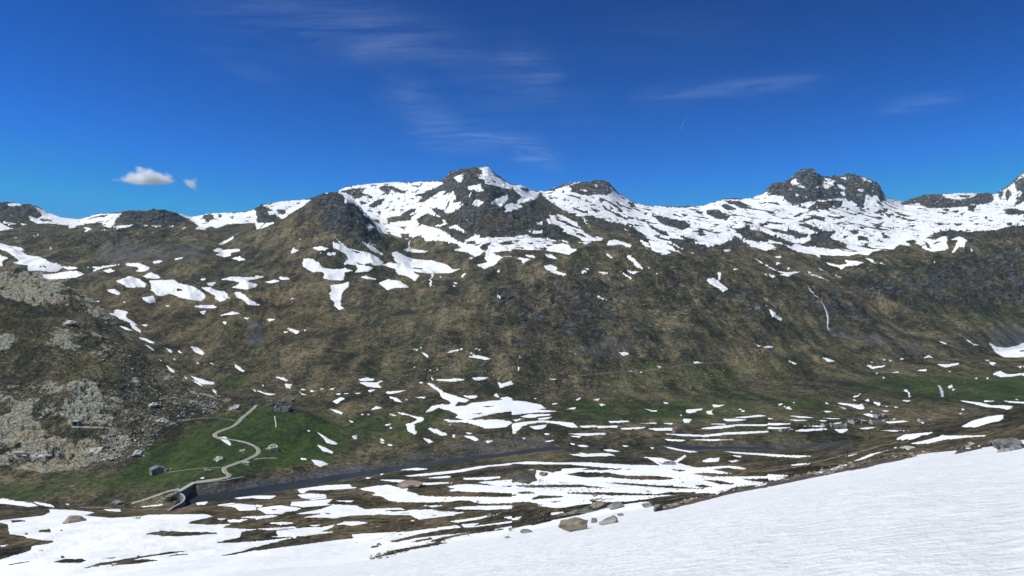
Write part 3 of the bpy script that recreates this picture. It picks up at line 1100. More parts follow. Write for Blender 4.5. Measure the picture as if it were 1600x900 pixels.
def height(x, y):
    px = 800 + F * x / y
    c = min(NC - 2, max(0, int(np.searchsorted(cols, px)) - 1))
    fr = min(1, max(0, (px - cols[c]) / (cols[c + 1] - cols[c])))
    Yc = GY[:, c] * (1 - fr) + GY[:, c + 1] * fr
    t = min(NR - 2, max(0, int(np.searchsorted(Yc, y)) - 1))
    a = min(1, max(0, (y - Yc[t]) / (Yc[t + 1] - Yc[t])))
    Z0 = GZ[t, c] * (1 - fr) + GZ[t, c + 1] * fr; Z1 = GZ[t + 1, c] * (1 - fr) + GZ[t + 1, c + 1] * fr
    return Z0 * (1 - a) + Z1 * a

# ------------------------------------------------------------------ materials
def newmat(name):
    m = bpy.data.materials.new(name)
    m.use_nodes = True
    nt = m.node_tree
    nt.nodes.remove(nt.nodes["Principled BSDF"])
    b = nt.nodes.new("ShaderNodeBsdfPrincipled")
    nt.links.new(b.outputs[0], nt.nodes["Material Output"].inputs[0])
    return m, nt, b

class NB:
    def __init__(s, nt):
        s.nt = nt
        g = nt.nodes.new("ShaderNodeNewGeometry")
        s.pos = g.outputs['Position']; s.nor = g.outputs['True Normal']
    def _in(s, sock, v):
        if isinstance(v, (int, float)): sock.default_value = v
        elif isinstance(v, (tuple, list)): sock.default_value = tuple(v) + ((1,) if len(v) == 3 and len(sock.default_value) == 4 else ())
        else: s.nt.links.new(v, sock)
    def noise(s, scale, detail=6, rough=.55, vec=None, dist=0, color=False):
        n = s.nt.nodes.new("ShaderNodeTexNoise")
        n.inputs['Scale'].default_value = scale; n.inputs['Detail'].default_value = detail
        n.inputs['Roughness'].default_value = rough; n.inputs['Distortion'].default_value = dist
        s.nt.links.new(vec if vec else s.pos, n.inputs['Vector'])
        return n.outputs[1 if color else 0]
    def voro(s, scale, vec=None, feat='F1', rand=1):
        n = s.nt.nodes.new("ShaderNodeTexVoronoi"); n.feature = feat
        n.inputs['Scale'].default_value = scale
        n.inputs['Randomness'].default_value = rand
        s.nt.links.new(vec if vec else s.pos, n.inputs['Vector'])
        return n
    def map(s, sc=(1, 1, 1), rot=(0, 0, 0), vec=None):
        n = s.nt.nodes.new("ShaderNodeMapping")
        n.inputs['Scale'].default_value = sc; n.inputs['Rotation'].default_value = rot
        s.nt.links.new(vec if vec else s.pos, n.inputs['Vector'])
        return n.outputs[0]
    def m(s, op, a, b=0.0, c=0.0, clamp=False):
        n = s.nt.nodes.new("ShaderNodeMath"); n.operation = op; n.use_clamp = clamp
        s._in(n.inputs[0], a); s._in(n.inputs[1], b)
        s._in(n.inputs[2], c)
        return n.outputs[0]
    def step(s, v, lo, hi):
        n = s.nt.nodes.new("ShaderNodeMapRange"); n.interpolation_type = 'SMOOTHSTEP'
        s._in(n.inputs[0], v); n.inputs[1].default_value = lo; n.inputs[2].default_value = hi
        return n.outputs[0]
    def mix(s, f, a, b):
        n = s.nt.nodes.new("ShaderNodeMix"); n.data_type = 'RGBA'
        s._in(n.inputs[0], f); s._in(n.inputs[6], a); s._in(n.inputs[7], b)
        return n.outputs[2]
    def mul(s, a, b):
        n = s.nt.nodes.new("ShaderNodeMix"); n.data_type = 'RGBA'; n.blend_type = 'MULTIPLY'
        n.inputs[0].default_value = 1
        s._in(n.inputs[6], a); s._in(n.inputs[7], b)
        return n.outputs[2]
    def ramp(s, v, stops):
        n = s.nt.nodes.new("ShaderNodeValToRGB")
        e = n.color_ramp.elements
        while len(e) < len(stops): e.new(.5)
        for i, (p, c) in enumerate(stops):
            e[i].position = p; e[i].color = (c[0], c[1], c[2], 1)
        s._in(n.inputs[0], v)
        return n.outputs[0]
    def attr(s, name):
        n = s.nt.nodes.new("ShaderNodeAttribute"); n.attribute_name = name
        return n
    def bump(s, h, strength, dist, prev=None):
        n = s.nt.nodes.new("ShaderNodeBump")
        n.inputs['Strength'].default_value = strength; n.inputs['Distance'].default_value = dist
        s._in(n.inputs['Height'], h)
        if prev: s.nt.links.new(prev, n.inputs['Normal'])
        return n.outputs[0]

def ground_material():
    m, nt, b = newmat("alpine_ground")
    N = NB(nt)
    sn = N.attr("snow").outputs['Fac']
    c = N.attr("cover")
    sep = nt.nodes.new("ShaderNodeSeparateColor"); nt.links.new(c.outputs['Color'], sep.inputs[0])
    g, rk, pk = sep.outputs[0], sep.outputs[1], sep.outputs[2]
    oc = c.outputs['Alpha']
    sc_ = N.attr("scree").outputs['Fac']
    n1 = N.noise(.012, 12, .66); n2 = N.noise(.06, 10, .76); n3 = N.noise(.40, 6, .75); n4 = N.noise(.03, 10, .72, dist=.5)
    n5 = N.noise(.9, 4, .7)
    n6 = N.noise(.17, 6, .82)
    gl = N.noise(1.0, 8, .7, vec=N.map((.035, .007, .012), (0, 0, R(12))))
    t = N.m('MULTIPLY_ADD', N.m('SUBTRACT', n2, .5), 1.0, N.m('MULTIPLY_ADD', N.m('SUBTRACT', n1, .5), 1.05, .48))
    t = N.m('MULTIPLY_ADD', N.m('SUBTRACT', n6, .5), 1.6, t)
    t = N.m('MULTIPLY_ADD', N.m('SUBTRACT', gl, .5), 1.3, t)
    t = N.m('MULTIPLY_ADD', N.m('SUBTRACT', n3, .5), 1.5, t)
    base = N.ramp(t, [(.22, (0.026, 0.028, 0.016)), (.40, (0.083, 0.076, 0.041)), (.57, (0.162, 0.138, 0.073)), (.82, (0.363, 0.290, 0.160))])
    hsv_ = nt.nodes.new('ShaderNodeHueSaturation'); hsv_.inputs['Saturation'].default_value = .95; nt.links.new(base, hsv_.inputs['Color']); base = hsv_.outputs[0]
    ochre = N.ramp(t, [(.22, (0.043, 0.037, 0.021)), (.5, (0.181, 0.139, 0.075)), (.80, (0.399, 0.306, 0.165))])
    tg = N.m('MULTIPLY_ADD', N.m('SUBTRACT', t, .5), .55, .5)
    green = N.ramp(tg, [(.22, (0.025, 0.042, 0.014)), (.42, (0.059, 0.101, 0.021)), (.60, (0.101, 0.147, 0.035)), (.84, (0.210, 0.217, 0.085))])
    def wsel(w_, nz, lo, hi, k=1.3):
        return N.step(N.m('MULTIPLY_ADD', N.m('SUBTRACT', nz, .5), k, w_), lo, hi)
    col = N.mix(wsel(oc, n4, .28, .75, 1.9), base, ochre)
    col = N.mix(wsel(g, n4, .25, .85, 1.8), col, green)
    heath = N.m('MULTIPLY', N.step(N.noise(.016, 10, .74, dist=.8), .50, .60), N.m('SUBTRACT', 1.0, N.m('MULTIPLY', g, .8), clamp=True))
    col = N.mix(N.m('MULTIPLY', heath, .62), col, N.ramp(t, [(.25, (.016, .022, .011)), (.5, (.050, .058, .031)), (.8, (.11, .115, .07))]))
    # dark shrub specks
    sp = N.step(N.noise(.26, 6, .85), .545, .58)
    col = N.mix(N.m('MULTIPLY', sp, .70), col, (.017, .020, .014))
    # scree
    scree = N.ramp(N.m('MULTIPLY_ADD', n3, .6, N.m('MULTIPLY', n2, .4)), [(.38, (.045, .047, .050)), (.5, (.125, .127, .128)), (.62, (.25, .25, .24))])
    col = N.mix(wsel(sc_, n4, .30, .80, 1.7), col, scree)
    # dark slate rock
    strat = N.map((.075, .10, .16), (R(24), R(-30), R(20)))
    ns = N.noise(1.0, 12, .78, vec=strat, dist=.4)
    rock = N.ramp(ns, [(.38, (0.015, 0.018, 0.019)), (.46, (0.060, 0.065, 0.065)), (.53, (0.144, 0.150, 0.142)), (.64, (0.350, 0.350, 0.312))])
    rock = N.mix(N.m('MULTIPLY', N.step(N.noise(.006, 5, .6), .48, .58), .7), rock, N.mul(rock, (1.12, .92, .74, 1)))
    rsel = wsel(rk, n4, .49, .55, 2.6)
    col = N.mix(rsel, col, rock)
    # pale lichen-covered gneiss
    pn = N.noise(.07, 10, .76)
    pale = N.ramp(N.noise(.28, 9, .8), [(.30, (.045, .047, .032)), (.37, (.32, .325, .25)), (.45, (.58, .575, .48)), (.60, (.72, .70, .60))])
    warm = N.ramp(N.noise(.04, 5, .6), [(.44, (.97, 1, .92)), (.56, (1.0, .91, .77))])
    pale = N.mul(pale, warm)
    ck = N.voro(.17, vec=N.map((1, 1, 1.8)), feat='DISTANCE_TO_EDGE'); ck2 = N.voro(.48, vec=N.map((1, 1, 1.6)), feat='DISTANCE_TO_EDGE')
    crack = N.m('MULTIPLY', N.step(ck.outputs['Distance'], .0, .10), N.m('MULTIPLY_ADD', N.step(ck2.outputs['Distance'], .0, .12), .35, .65))
    pale = N.mix(N.m('MULTIPLY_ADD', crack, .6, .4), (.05, .052, .035), pale)
    psel = wsel(pk, N.m('MULTIPLY_ADD', pn, .6, N.m('MULTIPLY', n4, .4)), .47, .53, 3.2)
    col = N.mix(psel, col, pale)
    # stones scattered in the grass
    vo = N.voro(.5)
    st = N.m('MULTIPLY', N.step(vo.outputs['Distance'], .28, .16), N.step(N.m('ADD', N.noise(.02, 5, .6), N.m('MULTIPLY', pk, .25)), .56, .64))
    col = N.mix(N.m('MULTIPLY', st, .8), col, (.24, .24, .215))
    # snow
    se = N.m('MULTIPLY_ADD', N.m('SUBTRACT', n3, .5), .45, sn)
    se = N.m('MULTIPLY_ADD', N.m('SUBTRACT', n2, .5), .30, se)
    spz = nt.nodes.new("ShaderNodeSeparateXYZ"); nt.links.new(N.pos, spz.inputs[0])
    hz_ = N.step(spz.outputs[2], 20, 180)
    se = N.m('MULTIPLY_ADD', N.m('MULTIPLY', N.m('SUBTRACT', N.noise(1.0, 8, .78, vec=N.map((.035, .10, .16), (0, 0, R(8)))), .53), hz_), 1.5, se)
    lz_ = N.step(spz.outputs[2], -20, -50)
    se = N.m('MULTIPLY_ADD', N.m('MULTIPLY', N.m('SUBTRACT', N.noise(1.0, 7, .7, vec=N.map((.05, .22, .3), (0, 0, R(6)))), .5), lz_), 1.5, se)
    fl = N.m('MULTIPLY', N.step(N.noise(1.0, 8, .78, vec=N.map((.05, .05, .13))), .555, .60), N.step(spz.outputs[2], 300, 370))
    se = N.m('MULTIPLY_ADD', fl, .75, se)
    ssel = N.step(se, .38, .46)
    snc = N.ramp(N.noise(.05, 8, .6), [(.3, (.76, .78, .785)), (.6, (.85, .865, .86))])
    wet = N.step(se, .17, .37)
    col = N.mix(N.m('MULTIPLY', wet, .35), col, (.022, .019, .013))
    col = N.mix(ssel, col, snc)
    N._in(b.inputs['Base Color'], col)
    b.inputs['Specular IOR Level'].default_value = .12
    b.inputs['Roughness'].default_value = .85
    h = N.m('ADD', N.m('MULTIPLY', n3, .7), N.m('MULTIPLY', n5, .3))
    inv = N.m('SUBTRACT', 1.0, N.m('MULTIPLY', ssel, .93))
    h1 = N.m('MULTIPLY', N.m('MULTIPLY_ADD', gl, 5.0, N.m('MULTIPLY_ADD', n6, 2.0, N.m('MULTIPLY_ADD', n2, 6.0, N.m('MULTIPLY', h, 1.2)))), inv)
    rh = N.m('MULTIPLY', N.m('MULTIPLY', ns, rsel), N.m('MULTIPLY', inv, 11.0))
    ph = N.m('MULTIPLY', N.m('MULTIPLY', pn, psel), N.m('MULTIPLY', inv, N.m('MULTIPLY_ADD', crack, 1.5, 3.0)))
    h1 = N.m('ADD', N.m('ADD', h1, rh), ph)
    h1 = N.m('ADD', h1, N.m('MULTIPLY', ssel, .35))
    nb = N.bump(h1, 1.0, 1.6)
    nt.links.new(nb, b.inputs['Normal'])
    return m

def snow_material():
    m, nt, b = newmat("old_snow")
    N = NB(nt)
    sn = N.attr("snow").outputs['Fac']
    v1 = N.map((.9, 1.0, 1.0), (0, 0, R(24)))
    a1 = N.noise(2.2, 8, .62, vec=v1); a2 = N.noise(.35, 6, .6, vec=v1); a3 = N.noise(18, 4, .6)
    col = N.ramp(N.m('MULTIPLY_ADD', a1, .6, N.m('MULTIPLY', a2, .4)), [(.36, (.74, .765, .76)), (.5, (.81, .83, .82)), (.62, (.89, .905, .895))])  # sun-cup light and shade put into the albedo, crests lighter than hollows
    dirt = N.step(N.noise(.22, 8, .7), .60, .80)
    col = N.mix(N.m('MULTIPLY', dirt, .10), col, (.45, .42, .38))
    gr = N.step(N.noise(5, 3, .6), .76, .80)
    col = N.mix(N.m('MULTIPLY', gr, .4), col, (.30, .27, .23))
    soil = N.ramp(N.noise(1.4, 8, .7), [(.35, (.03, .025, .017)), (.5, (.085, .066, .042)), (.65, (.17, .14, .10))])
    se = N.m('MULTIPLY_ADD', N.m('SUBTRACT', N.noise(.8, 6, .65), .5), .7, sn)
    ssel = N.step(se, .40, .50)
    col = N.mix(ssel, soil, col)
    N._in(b.inputs['Base Color'], col)
    b.inputs['Roughness'].default_value = .55
    b.inputs['Specular IOR Level'].default_value = .25
    h = N.m('ADD', N.m('MULTIPLY', a1, .8), N.m('MULTIPLY_ADD', a3, .04, N.m('MULTIPLY', a2, .8)))
    nb = N.bump(h, .8, .38)
    nt.links.new(nb, b.inputs['Normal'])
    return m

M_GROUND = ground_material()
M_SNOW = snow_material()

# ------------------------------------------------------------------ terrain pieces
def piece(name, r0, r1, c0, c1, mat, kind='structure'):
    nr, nc = r1 - r0 + 1, c1 - c0 + 1
    co_ = np.stack([GX[r0:r1 + 1, c0:c1 + 1], GY[r0:r1 + 1, c0:c1 + 1], GZ[r0:r1 + 1, c0:c1 + 1]], -1).reshape(-1, 3).astype(np.float32)
    me = bpy.data.meshes.new(name)
    idx = np.arange(nr * nc, dtype=np.int32).reshape(nr, nc)
    q = np.stack([idx[:-1, :-1], idx[:-1, 1:], idx[1:, 1:], idx[1:, :-1]], -1).reshape(-1, 4)
    me.vertices.add(len(co_)); me.vertices.foreach_set("co", co_.ravel())
    me.loops.add(q.size); me.loops.foreach_set("vertex_index", q.ravel())
    me.polygons.add(len(q))
    me.polygons.foreach_set("loop_start", np.arange(0, q.size, 4, dtype=np.int32))
    me.polygons.foreach_set("use_smooth", np.ones(len(q), bool))
    me.update(calc_edges=True)
    def fa(nm, A):
        at = me.attributes.new(nm, 'FLOAT', 'POINT')
        at.data.foreach_set("value", A[r0:r1 + 1, c0:c1 + 1].astype(np.float32).ravel())
    fa("snow", snow); fa("scree", cs)
    at = me.attributes.new("cover", 'FLOAT_COLOR', 'POINT')
    cc = np.stack([cg, cr, cp, co], -1)[r0:r1 + 1, c0:c1 + 1].astype(np.float32)
    at.data.foreach_set("color", cc.ravel())
    me.materials.append(mat)
    o = bpy.data.objects.new(name, me)
    COL.objects.link(o)
    tag(o, kind=kind)
    return o

c560 = int(np.searchsorted(cols, 560))
piece('snow_slope', 0, ROW['C'], 0, NC - 1, M_SNOW)
piece('snowy_meadow', ROW['C'], ROW['FG'], 0, NC - 1, M_GROUND)
piece('rocky_hillside', ROW['FG'], ROW['J'], 0, c560, M_GROUND)
piece('valley_floor', ROW['FG'], ROW['J'], c560, NC - 1, M_GROUND)
piece('mountain_slope', ROW['J'], ROW['M'] + 9, 0, NC - 1, M_GROUND)
piece('mountain_range', ROW['M'] + 9, NR - 1, 0, NC - 1, M_GROUND)
# ------------------------------------------------------------------ small materials
def stone_mat(name, lo, mid, hi, scale=1.6, bump=.12):
    m, nt, b = newmat(name)
    N = NB(nt)
    co_ = nt.nodes.new("ShaderNodeTexCoord").outputs['Object']
    a = N.noise(scale, 9, .7, vec=co_); c = N.noise(scale * .35, 5, .6, vec=co_)
    lich = N.step(N.noise(scale * 2.2, 6, .7, vec=co_), .58, .66)
    col = N.ramp(N.m('MULTIPLY_ADD', a, .6, N.m('MULTIPLY', c, .4)), [(.36, lo), (.5, mid), (.64, hi)])
    col = N.mix(N.m('MULTIPLY', lich, .5), col, (.08, .08, .07))
    N._in(b.inputs['Base Color'], col)
    b.inputs['Roughness'].default_value = .88
    b.inputs['Specular IOR Level'].default_value = .2
    nt.links.new(N.bump(a, .9, bump), b.inputs['Normal'])
    return m

M_GREY = stone_mat("grey_gneiss", (.10, .098, .09), (.22, .21, .195), (.36, .345, .32))
M_WARM = stone_mat("rusty_gneiss", (.13, .10, .075), (.27, .22, .165), (.40, .34, .26))
M_PALE = stone_mat("pale_gneiss", (.26, .26, .21), (.46, .45, .385), (.60, .57, .48))
M_DARK = stone_mat("dark_slate", (.035, .036, .04), (.085, .086, .09), (.17, .17, .165))

def masonry(name, lo, hi, scale=1.1, mortar=(.07, .068, .06)):
    m, nt, b = newmat(name)
    N = NB(nt)
    co_ = nt.nodes.new("ShaderNodeTexCoord").outputs['Object']
    v = N.map((1, 1, 1.9), vec=co_)
    vo = N.voro(scale, vec=v); ed = N.voro(scale, vec=v, feat='DISTANCE_TO_EDGE')
    sp = nt.nodes.new("ShaderNodeSeparateColor"); nt.links.new(vo.outputs['Color'], sp.inputs[0])
    col = N.mix(sp.outputs[0], lo, hi)
    col = N.mul(col, N.ramp(N.noise(2.5, 6, .7, vec=co_), [(.3, (.65, .65, .65)), (.65, (1.15, 1.13, 1.1))]))
    j = N.step(ed.outputs['Distance'], .02, .09)
    col = N.mix(j, mortar, col)
    N._in(b.inputs['Base Color'], col)
    b.inputs['Roughness'].default_value = .9
    nt.links.new(N.bump(j, .8, .08), b.inputs['Normal'])
    return m

M_WALL = masonry("rubble_masonry", (.24, .235, .215), (.46, .45, .41), 1.6)
M_DAM = masonry("dam_masonry", (.12, .125, .13), (.27, .27, .265), .8)
M_RUIN = masonry("ruin_masonry", (.36, .34, .31), (.58, .55, .50), 1.2)

def plain(name, col, rough=.8, nscale=1.5, amt=.35):
    m, nt, b = newmat(name)
    N = NB(nt)
    co_ = nt.nodes.new("ShaderNodeTexCoord").outputs['Object']
    n = N.noise(nscale, 8, .7, vec=co_)
    k = N.ramp(n, [(.3, (1 - amt,) * 3), (.7, (1 + amt,) * 3)])
    N._in(b.inputs['Base Color'], N.mul(k, tuple(col) + (1,)))
    b.inputs['Roughness'].default_value = rough
    nt.links.new(N.bump(n, .5, .04), b.inputs['Normal'])
    return m

M_CONC = plain("weathered_concrete", (.36, .355, .33))
M_SLATE = plain("slate_roofing", (.15, .16, .18), .6, 2.2, .4)
M_BLACK = plain("painted_interior_shade", (.012, .012, .013), .9)  # near-black colour stands in for the shade inside tunnel and hut
M_WOOD = plain("weathered_wood", (.10, .085, .065), .8, 4)
M_GRAVEL = plain("pale_gravel", (.30, .285, .25), .95, .9, .45)
M_DIRT = plain("trodden_earth", (.19, .17, .135), .95, .6, .4)

def water_mat():
    m, nt, b = newmat("mountain_water")
    N = NB(nt)
    a = N.noise(.6, 6, .6, vec=N.map((1, .5, 1)))
    col = N.ramp(N.noise(.05, 5, .6), [(.35, (.014, .019, .021)), (.65, (.032, .038, .039))])
    N._in(b.inputs['Base Color'], col)
    b.inputs['Roughness'].default_value = .3
    b.inputs['Specular IOR Level'].default_value = .10
    nt.links.new(N.bump(a, .6, .12), b.inputs['Normal'])
    return m
def track_mat():
    m, nt, b = newmat("two_rut_track")
    N = NB(nt)
    la = N.attr("across").outputs['Fac']
    n = N.noise(.9, 7, .75); n2 = N.noise(.35, 5, .7)
    col = N.ramp(n, [(.35, (.19, .18, .145)), (.5, (.36, .345, .29)), (.65, (.50, .48, .42))])
    d = N.m('ADD', N.m('ABSOLUTE', la), N.m('MULTIPLY', N.m('SUBTRACT', n2, .5), .5))
    mid = N.step(d, .22, .10); edge = N.step(d, .80, .98)
    g = N.ramp(n, [(.35, (.03, .045, .018)), (.65, (.10, .11, .055))])
    col = N.mix(N.m('MULTIPLY', mid, .75), col, g); col = N.mix(edge, col, g)
    N._in(b.inputs['Base Color'], col)
    b.inputs['Roughness'].default_value = .95
    nt.links.new(N.bump(n, .8, .1), b.inputs['Normal'])
    return m
M_TRACK = track_mat()
M_WATER = water_mat()

def foam_mat():
    m, nt, b = newmat("white_water")
    N = NB(nt)
    v = N.map((1, 1, .25))
    n = N.noise(.9, 7, .7, vec=v)
    N._in(b.inputs['Base Color'], N.ramp(n, [(.36, (.16, .18, .20)), (.46, (.42, .45, .48)), (.58, (.80, .82, .84))]))
    b.inputs['Roughness'].default_value = .4
    nt.links.new(N.bump(n, .7, .3), b.inputs['Normal'])
    return m
M_FOAM = foam_mat()

# ------------------------------------------------------------------ builders
def rock_mesh(seed, cuts=1, n=15, rough=.07, flat=1.0):
    rnd = random.Random(seed)
    bm = bmesh.new()
    for _ in range(n):
        v = Vector((rnd.gauss(0, 1), rnd.gauss(0, 1), rnd.gauss(0, 1))).normalized()
        v = Vector((v.x * .5 * rnd.uniform(.85, 1.1), v.y * .5 * rnd.uniform(.85, 1.1), v.z * .5 * flat * rnd.uniform(.8, 1.1)))
        bm.verts.new(v)
    bmesh.ops.convex_hull(bm, input=bm.verts)
    for v in [v for v in bm.verts if not v.link_faces]: bm.verts.remove(v)
    if cuts:
        bmesh.ops.bevel(bm, geom=list(bm.edges), offset=.035, segments=1, affect='EDGES')
        bmesh.ops.triangulate(bm, faces=bm.faces)
        for _ in range(cuts):
            bmesh.ops.subdivide_edges(bm, edges=list(bm.edges), cuts=1, use_grid_fill=True)
        off = Vector((seed * 3.1, 0, 0))
        for v in bm.verts:
            v.co += v.co.normalized() * (mnoise(v.co * 3.5 + off) * rough + mnoise(v.co * 9 + off) * rough * .45)
    bmesh.ops.recalc_face_normals(bm, faces=bm.faces)
    me = bpy.data.meshes.new("boulder")
    bm.to_mesh(me); bm.free()
    return me

def place_rock(name, me, p, size, rz, mat, sink=.25, tilt=(0, 0)):
    o = bpy.data.objects.new(name, me)
    if mat and not me.materials: me.materials.append(mat)
    COL.objects.link(o)
    o.location = (p[0], p[1], p[2] + size[2] * (.5 - sink))
    o.scale = size
    o.rotation_euler = (tilt[0], tilt[1], rz)
    return o

def planxy(px, py, z):
    Y = -z * F / (py - 450)
    return ((px - 800) / F * Y, Y)

def dens(pts, stepx):
    out = []
    for (a, b) in zip(pts[:-1], pts[1:]):
        n = max(1, int(math.hypot(b[0] - a[0], b[1] - a[1]) / stepx))
        for i in range(n):
            t = i / n
            out.append(tuple(a[k] + t * (b[k] - a[k]) for k in range(len(a))))
    out.append(pts[-1])
    return out

def catmull(pts, n=6):
    P = [pts[0]] + list(pts) + [pts[-1]]
    out = []
    for i in range(1, len(P) - 2):
        for k in range(n):
            t = k / n
            out.append(tuple(.5 * ((2 * P[i][d]) + (-P[i - 1][d] + P[i + 1][d]) * t + (2 * P[i - 1][d] - 5 * P[i][d] + 4 * P[i + 1][d] - P[i + 2][d]) * t * t + (-P[i - 1][d] + 3 * P[i][d] - 3 * P[i + 1][d] + P[i + 2][d]) * t ** 3) for d in range(len(pts[0]))))
    out.append(pts[-1])
    return out

def ribbon(name, pxs, width, mat, lift=.18, nlat=4, wob=.12, seed=1, world=None, wfun=None):
    """a strip of ground cover laid on the terrain along the given course"""
    P = world if world else [hit(*p) for p in catmull(pxs, 5)]
    W = dens([tuple(v) for v in P], max(1.5, width * .6))
    rnd = random.Random(seed)
    V = []; Fc = []
    n = len(W)
    for i, p in enumerate(W):
        a = Vector(W[max(0, i - 1)]); b = Vector(W[min(n - 1, i + 1)])
        d = (b - a); d.z = 0
        if d.length < 1e-6: d = Vector((1, 0, 0))
        d.normalize(); s = Vector((-d.y, d.x, 0))
        wd = width * (1 + wob * rnd.uniform(-1, 1)) * (wfun(i / (n - 1)) if wfun else 1)
        for k in range(nlat + 1):
            q = Vector(p) + s * wd * (k / nlat - .5)
            edge = 0 if 0 < k < nlat else -.25
            V.append((q.x, q.y, height(q.x, q.y) + lift + edge))
    for i in range(n - 1):
        for k in range(nlat):
            a = i * (nlat + 1) + k
            Fc.append((a, a + 1, a + nlat + 2, a + nlat + 1))
    o = mesh_obj(name, V, Fc, mat, smooth=True)
    at = o.data.attributes.new("across", 'FLOAT', 'POINT')
    at.data.foreach_set("value", [2 * k / nlat - 1 for _ in range(n) for k in range(nlat + 1)])
    return o

def wall_strip(name, pts, thick, zt, zb, mat, parent=None, rough=0, seed=0):
    """a wall along plan points; zt / zb are numbers or lists"""
    rnd = random.Random(seed)
    V = []; Fc = []
    n = len(pts)
    for i, p in enumerate(pts):
        a = Vector(pts[max(0, i - 1)][:2]); b = Vector(pts[min(n - 1, i + 1)][:2])
        d = (b - a).normalized(); s = Vector((-d.y, d.x)) * thick / 2
        t = zt[i] if isinstance(zt, (list, tuple)) else zt
        bo = zb[i] if isinstance(zb, (list, tuple)) else zb
        t += rnd.uniform(-rough, rough)
        for (q, z) in ((s, bo), (s, t), (-s, t), (-s, bo)):
            V.append((p[0] + q.x, p[1] + q.y, z))
    for i in range(n - 1):
        a = i * 4; b = a + 4
        for k in range(4):
            Fc.append((a + k, a + (k + 1) % 4, b + (k + 1) % 4, b + k))
    Fc.append((0, 1, 2, 3)); e = (n - 1) * 4; Fc.append((e + 3, e + 2, e + 1, e))
    return mesh_obj(name, V, Fc, mat, parent)

def box(name, x0, x1, y0, y1, z0, z1, mat, parent):
    V = [(x, y, z) for z in (z0, z1) for y in (y0, y1) for x in (x0, x1)]
    return mesh_obj(name, V, [(0, 2, 3, 1), (4, 5, 7, 6), (0, 1, 5, 4), (2, 6, 7, 3), (0, 4, 6, 2), (1, 3, 7, 5)], mat, parent)

# ------------------------------------------------------------------ reservoir and river
wv = [(-204.6, 466), (-204.8, 446), (-199, 428), (-190, 410), (60, 470), (330, 590), (330, 650), (60, 640), (-60, 600), (-140, 520), (-200, 475)]
water = mesh_obj("water", [(x, y, -130.0) for x, y in wv] + [(x, y, -131.2) for x, y in wv],
                 [tuple(range(len(wv)))] + [(i, i + len(wv), (i + 1) % len(wv) + len(wv), (i + 1) % len(wv)) for i in range(len(wv))], M_WATER)
tag(water, kind='structure')

# ------------------------------------------------------------------ dam
dam = empty("dam", (-203.5, 452, -126))
tag(dam, "low straight stone dam with pale crest and dark inner face at the lake's end", "dam")
def loc(o, root):
    o.parent = root
    o.matrix_parent_inverse = Matrix.Translation(-root.location)
    return o
dp = dens([planxy(304, 753, -124), planxy(279.5, 767.5, -124)], 3)
loc(wall_strip("wall", dp, 2.2, -124.35, -134, M_DAM), dam)
loc(wall_strip("crest", dp, 3.0, -123.95, -124.347, M_CONC), dam)
sp = [planxy(x, y, -125.2) for x, y in catmull([(279.8, 769.5), (284, 771.5), (287.5, 775), (287.8, 779), (284, 783.5), (277, 787.5), (270, 791), (263, 796)], 4)]
spil = empty("spillway_wall", (sp[0][0], sp[0][1], -127))
tag(spil, "curved concrete spillway wall hooking round beside the dam", "wall")
zt = [-125.2 - .6 * (i / (len(sp) - 1)) for i in range(len(sp))]
loc(wall_strip("wall", sp, .75, [z - .35 for z in zt], -134, M_DAM), spil)
loc(wall_strip("coping", sp, .95, zt, [z - .347 for z in zt], M_CONC), spil)
rw = [planxy(x, y, -123.9) for x, y in catmull([(305, 754.5), (320, 752.8), (335, 751), (350, 750), (362, 747.5), (375, 744.5), (397, 736)], 5)]
ret = empty("retaining_wall", (rw[0][0], rw[0][1], -127))
tag(ret, "long rubble retaining wall carrying the track along the lake shore", "wall")
zt = [-124.0 - 1.5 * max(0, (i / (len(rw) - 1)) - .7) for i in range(len(rw))]
loc(wall_strip("wall", rw, 1.4, [z - .30 for z in zt], -131, M_WALL, rough=.08, seed=3), ret)
loc(wall_strip("coping", rw, 1.9, zt, [z - .297 for z in zt], M_CONC, rough=.03, seed=4), ret)

# ------------------------------------------------------------------ tracks
tag(ribbon("gravel_track", [(400, 633), (397, 637), (388, 645), (378, 653), (372, 660), (362, 667), (346, 673), (336, 678), (338, 683), (352, 686), (368, 688), (386, 692), (399, 698), (404, 704), (401, 710), (390, 716), (372, 723), (356, 729), (350, 732), (352, 738), (358, 742), (354, 746), (335, 749.5), (306, 753)], 3.3, M_TRACK, .22, nlat=6), kind='structure')
tag(ribbon("gravel_track", [(280, 764), (262, 768), (245, 774), (228, 780), (205, 787)], 2.8, M_TRACK, .22, nlat=6, seed=5), kind='structure')
tag(ribbon("footpath", [(369, 658), (350, 654), (325, 653), (300, 655), (275, 660), (250, 664)], 1.3, M_DIRT, .2, seed=6), kind='structure')
tag(ribbon("footpath", [(262, 738), (285, 735), (310, 732), (330, 731), (350, 730)], 1.6, M_DIRT, .12, seed=7), kind='structure')
tag(ribbon("footpath", [(125, 793), (160, 793), (200, 796), (250, 796), (300, 794), (340, 791), (400, 784), (460, 781), (540, 774), (580, 768)], 1.0, M_DIRT, .12, seed=8), kind='structure')
tag(ribbon("footpath", [(1200, 737), (1250, 728), (1300, 716), (1350, 704), (1385, 695), (1420, 690)], 1.1, M_DIRT, .12, seed=9), kind='structure')
tag(ribbon("footpath", [(396, 718), (412, 716), (433, 716)], 1.3, M_GRAVEL, .2, seed=10), kind='structure')
tag(ribbon("footpath", [(890, 588), (960, 582), (1030, 576), (1080, 569), (1130, 566)], 1.2, M_DIRT, .25, seed=11), kind='structure')

